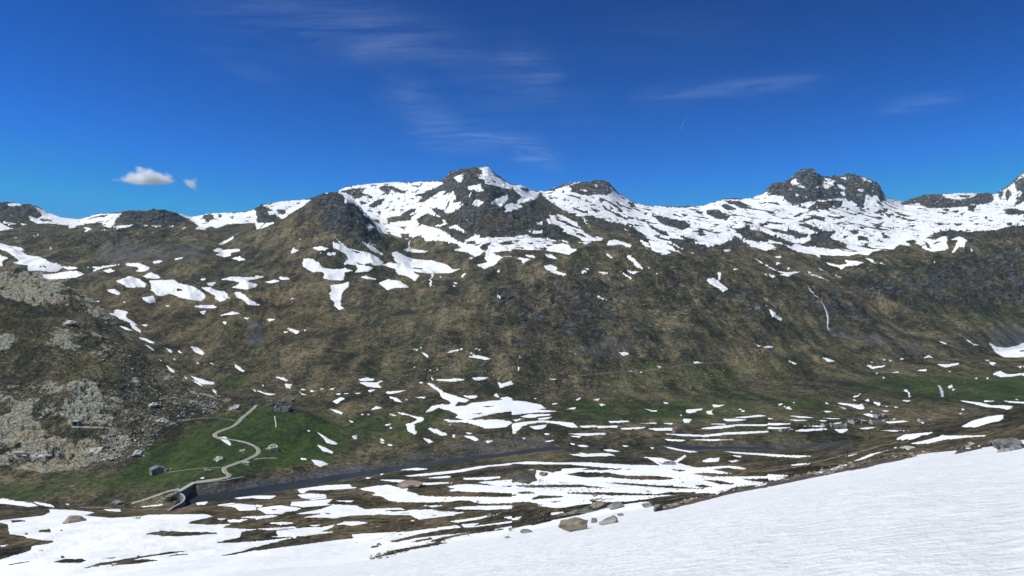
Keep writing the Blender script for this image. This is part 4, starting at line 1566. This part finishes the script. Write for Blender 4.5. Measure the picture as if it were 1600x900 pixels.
# ------------------------------------------------------------------ falling water
f1 = ribbon("waterfall", [(1262, 448), (1268, 456), (1273, 462), (1280, 466), (1285, 474), (1290, 484), (1293, 494), (1293.5, 503), (1293, 511), (1296, 517)], 2.3, M_FOAM, .9, wob=.4, seed=21, wfun=lambda t: .35 + 1.0 * math.exp(-((t - .68) / .22) ** 2))
tag(f1, "long thin white waterfall down the dark rock band on the right", "waterfall")
f2 = ribbon("waterfall", [(1467, 603), (1470, 608), (1472, 614), (1473, 621)], 2.6, M_FOAM, .8, wob=.5, seed=22)
tag(f2, "short foaming cascade between snow lumps above the green flat at right", "waterfall")
tag(ribbon("stream", [(671, 667), (668, 674), (669, 681), (666, 689)], .5, M_WATER, .15, seed=23), "dark thread of a stream cutting down to the valley floor by the big snow patch", "stream")
tag(ribbon("stream", [(429, 650), (430, 656), (431, 662), (431, 668)], 1.1, M_PALE, .12, seed=24), "pale stony runnel below the ruined hamlet", "stream")

# ------------------------------------------------------------------ stone hut
def gable_hut(px, py, W_, D_, H_, rise, rz, label, cat, wall_m, roof_m):
    p = hit(px, py)
    root = empty("stone_hut", (p.x, p.y, p.z - .1), rz)
    tag(root, label, cat)
    # x: gable width, y: ridge direction
    w2, d2 = W_ / 2, D_ / 2
    V = [(-w2, -d2, -1.5), (w2, -d2, -1.5), (w2, d2, -1.5), (-w2, d2, -1.5), (-w2, -d2, H_), (w2, -d2, H_), (w2, d2, H_), (-w2, d2, H_), (0, -d2, H_ + rise), (0, d2, H_ + rise)]
    mesh_obj("wall", V, [(0, 1, 5, 8, 4), (2, 3, 7, 9, 6), (1, 2, 6, 5), (3, 0, 4, 7)], wall_m, root)
    t = .22; ov = .45; sl = rise / w2
    V = []
    for y in (-d2 - ov, d2 + ov):
        V += [(-w2 - ov, y, H_ - ov * sl + .02), (0, y, H_ + rise + .02), (w2 + ov, y, H_ - ov * sl + .02),
              (w2 + ov, y, H_ - ov * sl + t), (0, y, H_ + rise + t + .04), (-w2 - ov, y, H_ - ov * sl + t)]
    Fc = [(0, 1, 4, 5), (1, 2, 3, 4), (11, 10, 7, 6), (10, 9, 8, 7)] + [(i, i + 6, (i + 1) % 6 + 6, (i + 1) % 6) for i in range(6)]
    rf = mesh_obj("roof", V, Fc, roof_m, root)
    return root, rf
hut, rf = gable_hut(246, 739, 8.6, 6.4, 3.1, 1.7, R(38), "small stone hut with slate roof and chimney on the green slope above the dam", "hut", M_WALL, M_SLATE)
box("chimney", -1.6, -.7, .9, 1.8, 3.3, 5.6, M_WALL, rf)
wd = box("window", -4.36, -4.2, -.8, .2, .9, 2.2, M_WOOD, hut)
box("pane", -4.39, -4.361, -.65, .05, 1.05, 2.05, M_BLACK, wd)
dr = box("door", -3.2, -1.9, -3.28, -3.18, -.1, 2.2, M_WOOD, hut)
box("porch_wall", -.4, 4.2, -4.6, -3.5, -1.2, 1.5, M_WALL, hut)
an = empty("ruined_annex", hit(263, 736), R(38))
tag(an, "roofless rubble annex just right of the small stone hut", "ruin")

def ruin_walls(root, w_, d_, h_, seed, door=True, gable=False):
    rnd = random.Random(seed)
    t = .7
    def wl_(a, b, hs):
        n = len(hs)
        pts = [(a[0] + (b[0] - a[0]) * i / (n - 1), a[1] + (b[1] - a[1]) * i / (n - 1)) for i in range(n)]
        return wall_strip("wall", pts, t, list(hs), -1.6, M_RUIN, root, .12, seed + n)
    def hs(n, peak=0):
        return [h_ * rnd.uniform(.62, 1.08) + peak * (1 - abs(2 * i / (n - 1) - 1)) for i in range(n)]
    x, y = w_ / 2, d_ / 2
    if door:
        wl_((-x, -y), (-.8, -y), hs(5)); wl_((.6, -y), (x, -y), hs(5))
    else:
        wl_((-x, -y), (x, -y), hs(8))
    wl_((-x, y), (x, y), hs(8))
    pk = h_ * .5 if gable else 0
    wl_((-x, -y + t / 2 + .01), (-x, y - t / 2 - .01), hs(7, pk)); wl_((x, -y + t / 2 + .01), (x, y - t / 2 - .01), hs(7, pk))
ruin_walls(an, 4, 3.6, 1.8, 5)
hamlet = [
 (399, 628, 9, 6, 2.6, .1, "small roofless stone ruin where the gravel track leaves the hamlet"),
 (434, 629, 12, 7, 2.3, .05, "long roofless stone ruin at the back of the hamlet on the knoll"),
 (450, 627, 11, 6, 2.8, -.1, "low walled stone ruin at the right end of the hamlet"),
 (442, 639, 12, 8, 2.1, -.08, "largest roofless ruin of the hamlet, nearest the green slope"),
 (429, 634, 7, 6, 2.4, .3, "tumbled stone shell between the hamlet's larger ruins"),
]
for i, (px, py, a, b, h_, rz, lb) in enumerate(hamlet):
    r_ = empty("ruined_house", hit(px, py), rz); tag(r_, lb, "ruin", "ruined hamlet on the knoll")
    ruin_walls(r_, a, b, h_, 40 + i, gable=i in (1, 3))
valley = [
 (1228, 674, 11, 7, 2.0, .1, "lowest and leftmost tumbled ruin on the valley floor above the river"),
 (1295, 667, 12, 6, 3.2, .2, "brown walled ruin beside a thin snow strip on the valley floor"),
 (1310, 667, 13, 8, 2.6, -.2, "grey broken ruin right above a small wedge of snow"),
 (1340, 661, 15, 8, 3.2, .3, "reddish ruin with collapsed roof among the green valley meadows"),
 (1371, 662, 12, 8, 3.0, -.1, "dark ruin at the left tip of a long thin snow strip"),
 (1375, 652, 10, 7, 3.4, .2, "uppermost grey ruin of the valley hamlet, beside a snow patch"),
 (1445, 659, 11, 6, 2.2, 0, "faint ruin furthest right on the ochre valley ground"),
]
for i, (px, py, a, b, h_, rz, lb) in enumerate(valley):
    r_ = empty("ruined_house", hit(px, py), rz); tag(r_, lb, "ruin", "ruined huts on the valley floor")
    ruin_walls(r_, a, b, h_, 60 + i, gable=i % 2 == 0)
h2, _ = gable_hut(1058, 676, 6.5, 6, 3.0, 1.6, R(10), "lone brown hut at the end of a thin snow strip in the mid valley", "hut", M_WARM, M_WOOD)

# tunnel mouth in the quarry
tp = hit(118, 664)
tn = empty("tunnel_entrance", (tp.x, tp.y - .7, tp.z - .2), R(8))
tn.scale = (.75, .75, .75)
tag(tn, "small black tunnel mouth at the foot of the pale quarry face", "tunnel")
box("side_wall", -2.8, -2.1, -.5, 5, -1, 3.6, M_PALE, tn); box("side_wall", 2.1, 2.8, -.5, 5, -1, 3.6, M_PALE, tn)
box("lintel", -2.9, 2.9, -.62, 5, 3.602, 4.3, M_PALE, tn); box("shade_panel", -2.098, 2.098, 1.6, 1.8, -1, 3.6, M_BLACK, tn)  # last box: solid black panel paints the tunnel's inner shade

tag(ribbon("footpath", [(112, 667), (130, 667.5), (150, 668), (172, 669)], 1.6, M_GRAVEL, .25, seed=12), kind='structure')
def pole(px, py, h_, label):
    p = hit(px, py)
    o = empty("wooden_pole", p)
    tag(o, label, "pole")
    box("post", -.14, .14, -.14, .14, -.5, h_, M_WOOD, o)
    box("crossarm", -.9, .9, -.202, -.142, h_ - 1.0, h_ - .75, M_WOOD, o)
pole(1097, 664, 6.5, "lone dark pole standing between snow strips in the mid valley")
pole(746.5, 788, 1.9, "short marker pole on the snow among the meadow stripes")
pole(1324, 714, 2.6, "short pole on the slope above the grass path at right")

# ------------------------------------------------------------------ boulders one can tell apart
BL = [  # px, base py, width px, height px, rz, material, label
 (898, 830, 48, 22, .25, M_WARM, "largest boulder on the near snow, flat topped and rusty on its right"),
 (928, 817, 11, 8, .5, M_GREY, "small grey stone wedged between the two big boulders on the snow"),
 (951, 819, 32, 15, -.2, M_GREY, "smooth grey humped boulder right of the big flat topped one"),
 (970, 806, 10, 4, .1, M_GREY, "flat grey stone on the snow up and right of the humped boulder"),
 (823, 833, 18, 5, .2, M_GREY, "low flat grey stone on the snow left of the biggest boulder"),
 (793, 841, 9, 2.6, .1, M_GREY, "thin dark flake of stone furthest left on the near snow"),
 (935, 795, 27, 14, .1, M_WARM, "brown boulder at the snow edge left of the long low slab"),
 (962, 795, 30, 11, .1, M_GREY, "long low grey slab lying at the upper snow edge"),
 (1029, 798, 14, 13, .4, M_GREY, "pale upright boulder heading the brown strip inside the snow"),
 (1012, 793, 18, 7, .2, M_GREY, "grey slab left of the pale upright boulder"),
 (1582, 704, 50, 24, .2, M_GREY, "broad grey boulder cut by the right edge of the picture"),
 (1552, 694, 13, 6, .3, M_GREY, "small pale block left of the broad grey boulder at right"),
 (1519, 696, 9, 5, .1, M_PALE, "low pale stone in the grass strip above the snow at far right"),
 (1299, 741, 18, 7, .25, M_GREY, "slate grey slab touching the snow edge on the right slope"),
 (1335, 731, 9, 5, .3, M_WARM, "brown round stone just above the snow edge on the right slope"),
 (1422, 702, 22, 4, 0, M_PALE, "long pale flat rock in the grass above the right snow slope"),
 (1377, 715, 7, 6, .6, M_DARK, "dark upright stone in the rubble above the right snow slope"),
 (1047, 726, 18, 6, -.2, M_GREY, "grey boulder in the fork of a Y shaped snow patch"),
 (849, 743, 14, 5, 0, M_GREY, "grey stone sitting in the snow notch by the gravel patch"),
 (930, 776, 8, 4, .3, M_GREY, "pale little stone alone on the streaked snow in the middle"),
 (765, 809, 12, 7, .4, M_GREY, "round grey stone at the meadow's edge below the snow band"),
 (797, 829, 6, 5, .1, M_GREY, "small grey stone where snow and brown strip meet in the middle"),
 (592, 852, 8, 4, .1, M_GREY, "small dark stone alone on the snow near the bottom centre"),
 (582, 856, 6, 2.5, .1, M_DARK, "tiny dark flake left of the small stone near the bottom centre"),
 (464, 825, 8, 4, .4, M_DARK, "dark boulder in the brown meadow between snow strips"),
 (643, 762, 42, 10, 0, M_WARM, "wide heap shaped brown outcrop on the meadow below the river"),
 (113, 817, 36, 9, .05, M_WARM, "long brown boulder poking from the snow at lower left"),
 (97, 872, 6, 4, .3, M_DARK, "small dark stone above a bare patch at lower left"),
 (215, 872, 7, 4, .2, M_DARK, "small grey stone beside the long bare streak at lower left"),
 (182, 788, 16, 8, 0, M_GREY, "grey rock beside the track end below the dam"),
 (256, 838, 9, 4, .2, M_DARK, "dark stone within the thin bare strip at left"),
 (216, 712, 22, 10, .3, M_PALE, "rounded pale outcrop at the grass edge up left of the hut"),
 (340, 720, 16, 8, .2, M_PALE, "cluster like pale rock on the green slope inside the track bend"),
 (426, 704, 22, 12, .1, M_PALE, "largest pale rock heap on the green slope right of the track bend"),
 (385, 726, 12, 6, .1, M_PALE, "pale rock beside the track below its outer bend"),
 (325, 736, 12, 5, 0, M_GREY, "flat grey slab near the path right of the hut"),
 (378, 707, 10, 5, 0, M_PALE, "pale stone left of the little round snow patch in the bend"),
 (235, 635, 16, 6, .1, M_PALE, "pale flat block in the boulder field left of the path"),
 (253, 660, 18, 8, .1, M_PALE, "pale block where the footpath meets the boulder field"),
 (368, 640, 20, 8, .1, M_PALE, "rounded pale outcrop above the upper track"),
 (104, 506, 19, 7, .3, M_PALE, "pale knob of rock on the mossy ledge of the left hillside"),
 (30, 712, 27, 10, .2, M_PALE, "domed pale boulder low on the left edge"),
 (60, 716, 27, 12, -.2, M_PALE, "cone shaped pale boulder beside the left quarry streak"),
 (148, 707, 20, 10, .2, M_PALE, "pale boulder under the dark hollow on the left hillside"),
]
for i, (px, py, wpx, hpx, rz, mt, lb) in enumerate(BL):
    p = hit(px, py)
    sc_ = p.y / F
    me = rock_mesh(100 + i, 2 if wpx > 12 else 1, 16 if py > 760 else 26, .08 if py > 760 else .2)
    wd_, ht_ = wpx * sc_ * 1.15, hpx * sc_ * 1.4
    dp_ = wd_ * (.62 if wpx > 24 else .8)
    z0 = min(p.z, height(p.x, p.y))
    o = place_rock("boulder", me, (p.x, p.y + dp_ * .25, z0), (wd_, dp_, ht_), rz * .6, mt, .30 if py > 760 or wpx < 15 else .42)
    tag(o, lb, "boulder")

# ------------------------------------------------------------------ countless small blocks
def inpoly(x, y, P):
    c = False
    n = len(P)
    for i in range(n):
        ax, ay = P[i]; bx, by = P[(i + 1) % n]
        if (ay > y) != (by > y) and x < ax + (y - ay) / (by - ay) * (bx - ax): c = not c
    return c

def scatter(polys, n, seed):
    rnd = random.Random(seed); out = []
    tw = sum(p[0] for p in polys)
    while len(out) < n:
        r_ = rnd.random() * tw
        for wgt_, P in polys:
            r_ -= wgt_
            if r_ <= 0: break
        xs = [q[0] for q in P]; ys = [q[1] for q in P]
        for _ in range(50):
            x = rnd.uniform(min(xs), max(xs)); y = rnd.uniform(min(ys), max(ys))
            if inpoly(x, y, P): break
        else: continue
        # clumped
        if mnoise(Vector((x * .05, y * .08, seed))) + rnd.uniform(-.5, .5) < -.05: continue
        out.append((x, y))
    return out
FIELD = [(3, [(215, 565), (300, 590), (350, 635), (330, 650), (250, 665), (200, 640), (190, 600)]),
         (3, [(195, 640), (260, 655), (235, 700), (180, 725), (140, 720), (160, 690)]),
         (1.2, [(120, 450), (200, 520), (230, 560), (190, 570), (120, 500)]),
         (1, [(320, 615), (375, 632), (340, 648), (290, 635)]),
         (1.5, [(0, 600), (180, 600), (190, 720), (0, 735)]),
         (.8, [(60, 510), (180, 540), (200, 590), (80, 590)])]
protos = [rock_mesh(500 + i, 0, 11) for i in range(6)]
for i, me in enumerate(protos): me.materials.append([M_PALE, M_GREY][i == 5])
rnd = random.Random(8)
ZONES = [(88, "pale angular block in the boulder fan above the footpath", "blocks in the boulder fan above the footpath"),
         (88, "pale angular block in the rubble between footpath and hut meadow", "blocks between the footpath and the hut meadow"),
         (34, "pale block below the crest outcrop of the left hillside", "blocks below the crest outcrop"),
         (26, "small pale block at the upper end of the track by the rounded outcrop", "blocks near the upper track"),
         (34, "pale block lying around the quarry face and tunnel mouth", "blocks around the quarry face"),
         (20, "grey block in the mossy turf high on the left hillside", "blocks in the high mossy turf")]
for zi, x, y in [(k, x, y) for k, (n_z, _a, _g) in enumerate(ZONES) for (x, y) in scatter([FIELD[k]], n_z, 50 + k)]:
    p = hit(x, y)
    s_ = rnd.choice([.8, 1.0, 1.2, 1.5, 2.0, 2.6]) * rnd.uniform(.8, 1.2)
    o = place_rock("rock_block", rnd.choice(protos), p, (s_ * rnd.uniform(1, 1.6), s_, s_ * rnd.uniform(.5, .8)), rnd.uniform(0, 6.28), None, .35)
    tag(o, ZONES[zi][1], "rock", ZONES[zi][2])

def stones_stuff(name, pts, smin, smax, mat, seed, sink=.3):
    rnd = random.Random(seed)
    bases = []
    for k in range(5):
        me = rock_mesh(700 + seed * 7 + k, 0, 9)
        v = np.array([q.co[:] for q in me.vertices]); f = [tuple(pl.vertices) for pl in me.polygons]
        bases.append((v, f)); bpy.data.meshes.remove(me)
    V = []; Fc = []
    for (x, y) in pts:
        p = hit(x, y); s_ = smin * (smax / smin) ** (rnd.random() ** 2)
        v, f = rnd.choice(bases)
        a = rnd.uniform(0, 6.28); c_, s2 = math.cos(a), math.sin(a)
        sx, sy, sz = s_ * rnd.uniform(1, 1.6), s_, s_ * rnd.uniform(.5, .8)
        b0 = len(V)
        for q in v:
            X_, Y_ = q[0] * sx, q[1] * sy
            V.append((p.x + X_ * c_ - Y_ * s2, p.y + X_ * s2 + Y_ * c_, p.z + q[2] * sz + sz * (.5 - sink)))
        Fc += [tuple(b0 + i for i in t) for t in f]
    o = mesh_obj(name, V, Fc, mat)
    tag(o, kind='stuff')
    return o
stones_stuff("hillside_rubble", scatter(FIELD, 3800, 11), .45, 1.7, M_PALE, 1)
EDGE = [(2, [(790, 815), (850, 797), (930, 778), (1000, 762), (1060, 745), (1180, 722), (1195, 728), (1060, 765), (1020, 780), (960, 790), (820, 822)]),
        (2, [(1030, 795), (1100, 772), (1200, 748), (1300, 728), (1400, 706), (1540, 692), (1545, 696), (1400, 718), (1200, 757), (1030, 797)]),
        (1, [(560, 874), (640, 850), (720, 834), (800, 820), (790, 826), (700, 846), (600, 874)]),
        (1, [(640, 800), (760, 785), (800, 800), (700, 830), (600, 840)])]
stones_stuff("meadow_rubble", scatter(EDGE, 1300, 12), .12, .6, M_WARM, 2)
LOW = [(1, [(960, 590), (1130, 560), (1150, 615), (1000, 625), (820, 620), (830, 585)]), (1, [(700, 540), (800, 560), (780, 600), (640, 600)]),
       (.6, [(940, 510), (1060, 500), (1100, 560), (940, 555)])]
stones_stuff("valley_stones", scatter(LOW, 420, 13), .8, 2.4, M_PALE, 3)
SHORE = [(1, [(300, 765), (400, 750), (560, 730), (560, 738), (400, 762), (303, 778)]), (.5, [(800, 740), (950, 765), (900, 772), (780, 752)])]
stones_stuff("shore_gravel", scatter(SHORE, 1500, 14), .25, .9, M_GREY, 4)
# rock blocks built up into a pale spill slope under the dam
stones_stuff("spillway_rubble", scatter([(1, [(243, 785), (262, 774), (276, 768), (283, 775), (268, 780), (250, 787)])], 420, 15), .4, 1.3, M_PALE, 5)

# a few stones one can count along the near snow edge
protos2 = [rock_mesh(900 + i, 1, 13) for i in range(4)]
for i, me in enumerate(protos2): me.materials.append([M_GREY, M_WARM][i == 3])
rnd = random.Random(18)
for (x, y) in scatter(EDGE[:3], 42, 19):
    p = hit(x, y); s_ = rnd.uniform(.35, .9) * p.y / 190
    o = place_rock("edge_stone", rnd.choice(protos2), p, (s_ * rnd.uniform(1, 1.7), s_, s_ * rnd.uniform(.5, .75)), rnd.uniform(0, 6.28), None, .35)
    tag(o, "grey brown stone in the bare strip along the near snow edge", "stone", "stones along the near snow edge")

# ------------------------------------------------------------------ clouds
def cloud(name, px, py, Y, wpx, hpx, seed, label, thin=1.0, slant=0.0):
    cx, cz = (px - 800) / F * Y, (450 - py) / F * Y
    W_, H_ = wpx * Y / F, hpx * Y / F
    bm = bmesh.new(); bmesh.ops.create_icosphere(bm, subdivisions=4, radius=.5)
    me = bpy.data.meshes.new(name); bm.to_mesh(me); bm.free()
    o = bpy.data.objects.new(name, me); COL.objects.link(o)
    o.location = (cx, Y, cz); o.scale = (W_ * 1.25, W_ * .8, H_ * 1.5); o.rotation_euler = (0, slant, 0)
    m = bpy.data.materials.new("cloud_vapour"); m.use_nodes = True
    nt = m.node_tree; nt.nodes.clear()
    out = nt.nodes.new("ShaderNodeOutputMaterial"); pv = nt.nodes.new("ShaderNodeVolumePrincipled")
    nt.links.new(pv.outputs[0], out.inputs['Volume'])
    N = NB(nt)
    tc = nt.nodes.new("ShaderNodeTexCoord").outputs['Object']
    gx = nt.nodes.new("ShaderNodeVectorMath"); gx.operation = 'LENGTH'
    nt.links.new(N.map((2.0, 2.0, 2.0), vec=tc), gx.inputs[0])
    sx = nt.nodes.new("ShaderNodeSeparateXYZ"); nt.links.new(tc, sx.inputs[0])
    v = N.map((W_ / H_ * .6, 1.2, 1.0), vec=tc)
    mp = nt.nodes.new("ShaderNodeVectorMath"); mp.operation = 'ADD'; nt.links.new(v, mp.inputs[0]); mp.inputs[1].default_value = (seed, seed * .7, 0)
    n = N.noise(2.6, 7, .62, vec=mp.outputs[0])
    # round heap on a flat base, ragged where the noise eats in; narrower towards the top
    d = N.m('ADD', gx.outputs[1], N.m('MULTIPLY', N.m('ABSOLUTE', sx.outputs[0]), N.m('MULTIPLY', N.m('ADD', sx.outputs[2], .1, clamp=True), 3.0)))
    d = N.m('SUBTRACT', 1.0, d)
    basecut = N.step(sx.outputs[2], -.26, -.12)
    dn = N.step(N.m('MULTIPLY_ADD', N.m('SUBTRACT', n, .5), 1.9, d), .22, .75)
    N._in(pv.inputs['Density'], N.m('MULTIPLY', N.m('MULTIPLY', dn, basecut), 0.035 * thin))
    pv.inputs['Color'].default_value = (1, 1, 1, 1)
    pv.inputs['Anisotropy'].default_value = .2
    me.materials.append(m)
    tag(o, label, "cloud")
    return o
cloud("cumulus_cloud", 229, 277, 7000, 84, 30, 3.0, "larger white fair weather cloud over the left mountains")
cloud("cumulus_cloud", 299, 287, 7000, 27, 20, 7.0, "tiny ragged cloud wisp right of the larger white cloud", .6, R(38))

H0 = 4200.0
pyv = np.linspace(-60, 300, 110); pxv = np.linspace(-500, 2100, 220)
PXc, PYc = np.meshgrid(pxv, pyv)
Yc_ = H0 * F / (450 - PYc); Xc_ = (PXc - 800) / F * Yc_
def streak(x0, y0, x1, y1, wd_, s_):
    d = np.array([x1 - x0, y1 - y0], float); ln = np.hypot(*d); d /= ln
    u = (PXc - x0) * d[0] + (PYc - y0) * d[1]; v = -(PXc - x0) * d[1] + (PYc - y0) * d[0]
    e = np.clip(np.minimum(u, ln - u) / (ln * .35) + .15, 0, 1)
    return s_ * e * np.exp(-(v / wd_ / 1.35) ** 2)
veil = (streak(230, -20, 700, 70, 38, .42) + streak(420, 10, 860, 120, 26, .30) + streak(780, 80, 880, 125, 22, .45) + streak(600, 120, 720, 220, 22, .42)
        + streak(640, 205, 860, 225, 13, .55) + streak(700, 208, 850, 222, 6, .65) + streak(800, 235, 885, 256, 10, .75) + streak(980, 152, 1150, 135, 9, .5) + streak(1100, 138, 1300, 122, 9, .55)
        + streak(1370, 168, 1510, 148, 8, .6) + streak(300, 80, 450, 135, 12, .22) + streak(700, 150, 950, 170, 30, .16) + streak(880, 60, 1200, 40, 30, .08))
cv = np.stack([Xc_, Yc_, H0 - (Xc_ ** 2 + Yc_ ** 2) / 1.2e7 + fbm(Xc_, Yc_, 2500, 3, 800) * 60], -1).reshape(-1, 3)
ny, nx = PXc.shape
ii = np.arange(ny * nx).reshape(ny, nx)
q = np.stack([ii[:-1, :-1], ii[:-1, 1:], ii[1:, 1:], ii[1:, :-1]], -1).reshape(-1, 4)
cm, nt, _b = newmat("ice_cloud")
nt.nodes.remove(_b)
N = NB(nt)
va = N.attr("veil").outputs['Fac']
sw = N.map((.00014, .00030, .0003), (0, 0, R(-20)))
n_ = N.noise(1.6, 9, .62, vec=sw, dist=1.6); n2_ = N.noise(7, 9, .75, vec=N.map((.00012, .00042, .0004), (0, 0, R(-35))), dist=1.2)
al = N.m('MULTIPLY', va, N.m('ADD', N.m('MULTIPLY', N.step(n_, .32, .72), 1.0), N.m('MULTIPLY', N.step(n2_, .4, .75), .55)))
al = N.m('MULTIPLY', al, .115, clamp=True)
tr = nt.nodes.new("ShaderNodeBsdfTransparent"); tl = nt.nodes.new("ShaderNodeBsdfTranslucent"); tl.inputs[0].default_value = (.82, .96, 1, 1)
mx = nt.nodes.new("ShaderNodeMixShader"); N._in(mx.inputs[0], al)
nt.links.new(tr.outputs[0], mx.inputs[1]); nt.links.new(tl.outputs[0], mx.inputs[2])
nt.links.new(mx.outputs[0], nt.nodes["Material Output"].inputs[0])
ci = mesh_obj("cirrus_clouds", cv.tolist(), q.tolist(), cm, smooth=True)
at = ci.data.attributes.new("veil", 'FLOAT', 'POINT'); at.data.foreach_set("value", veil.astype(np.float32).ravel())
tag(ci, kind='stuff')

tr0 = [Vector(((x - 800) / F * 15000, 15000, (450 - y) / F * 15000)) for x, y in catmull([(1062, 207), (1064, 199), (1069, 189), (1074, 177)], 4)]
V = []; Fc = []
for i, p_ in enumerate(tr0):
    rr_ = 9 * math.sin(math.pi * (i + .6) / (len(tr0) + .2))
    for k in range(8):
        a_ = k * math.pi / 4
        V.append((p_.x + rr_ * math.cos(a_), p_.y + rr_ * math.sin(a_), p_.z))
for i in range(len(tr0) - 1):
    for k in range(8):
        Fc.append((i * 8 + k, i * 8 + (k + 1) % 8, i * 8 + 8 + (k + 1) % 8, i * 8 + 8 + k))
Fc += [tuple(range(7, -1, -1)), tuple(range(len(V) - 8, len(V)))]
m = bpy.data.materials.new("trail_vapour"); m.use_nodes = True
nt = m.node_tree; nt.nodes.clear()
out = nt.nodes.new("ShaderNodeOutputMaterial"); pv = nt.nodes.new("ShaderNodeVolumePrincipled")
pv.inputs['Density'].default_value = .012; pv.inputs['Color'].default_value = (1, 1, 1, 1)
nt.links.new(pv.outputs[0], out.inputs['Volume'])
tag(mesh_obj("vapour_trail", V, Fc, m), "faint short vapour trail standing steeply in the blue right of centre", "vapour trail")

# ------------------------------------------------------------------ air
HAZE = True
if HAZE:
    hz = box("haze", -22000, 22000, -60, 12600, -640, 800, None, None)
    m = bpy.data.materials.new("thin_air"); m.use_nodes = True
    nt = m.node_tree; nt.nodes.clear()
    out = nt.nodes.new("ShaderNodeOutputMaterial"); pv = nt.nodes.new("ShaderNodeVolumePrincipled")
    pv.inputs['Density'].default_value = 2.4e-5
    pv.inputs['Color'].default_value = (.50, .80, 1.0, 1)
    nt.links.new(pv.outputs[0], out.inputs['Volume'])
    hz.data.materials.append(m)
    tag(hz, kind='stuff')
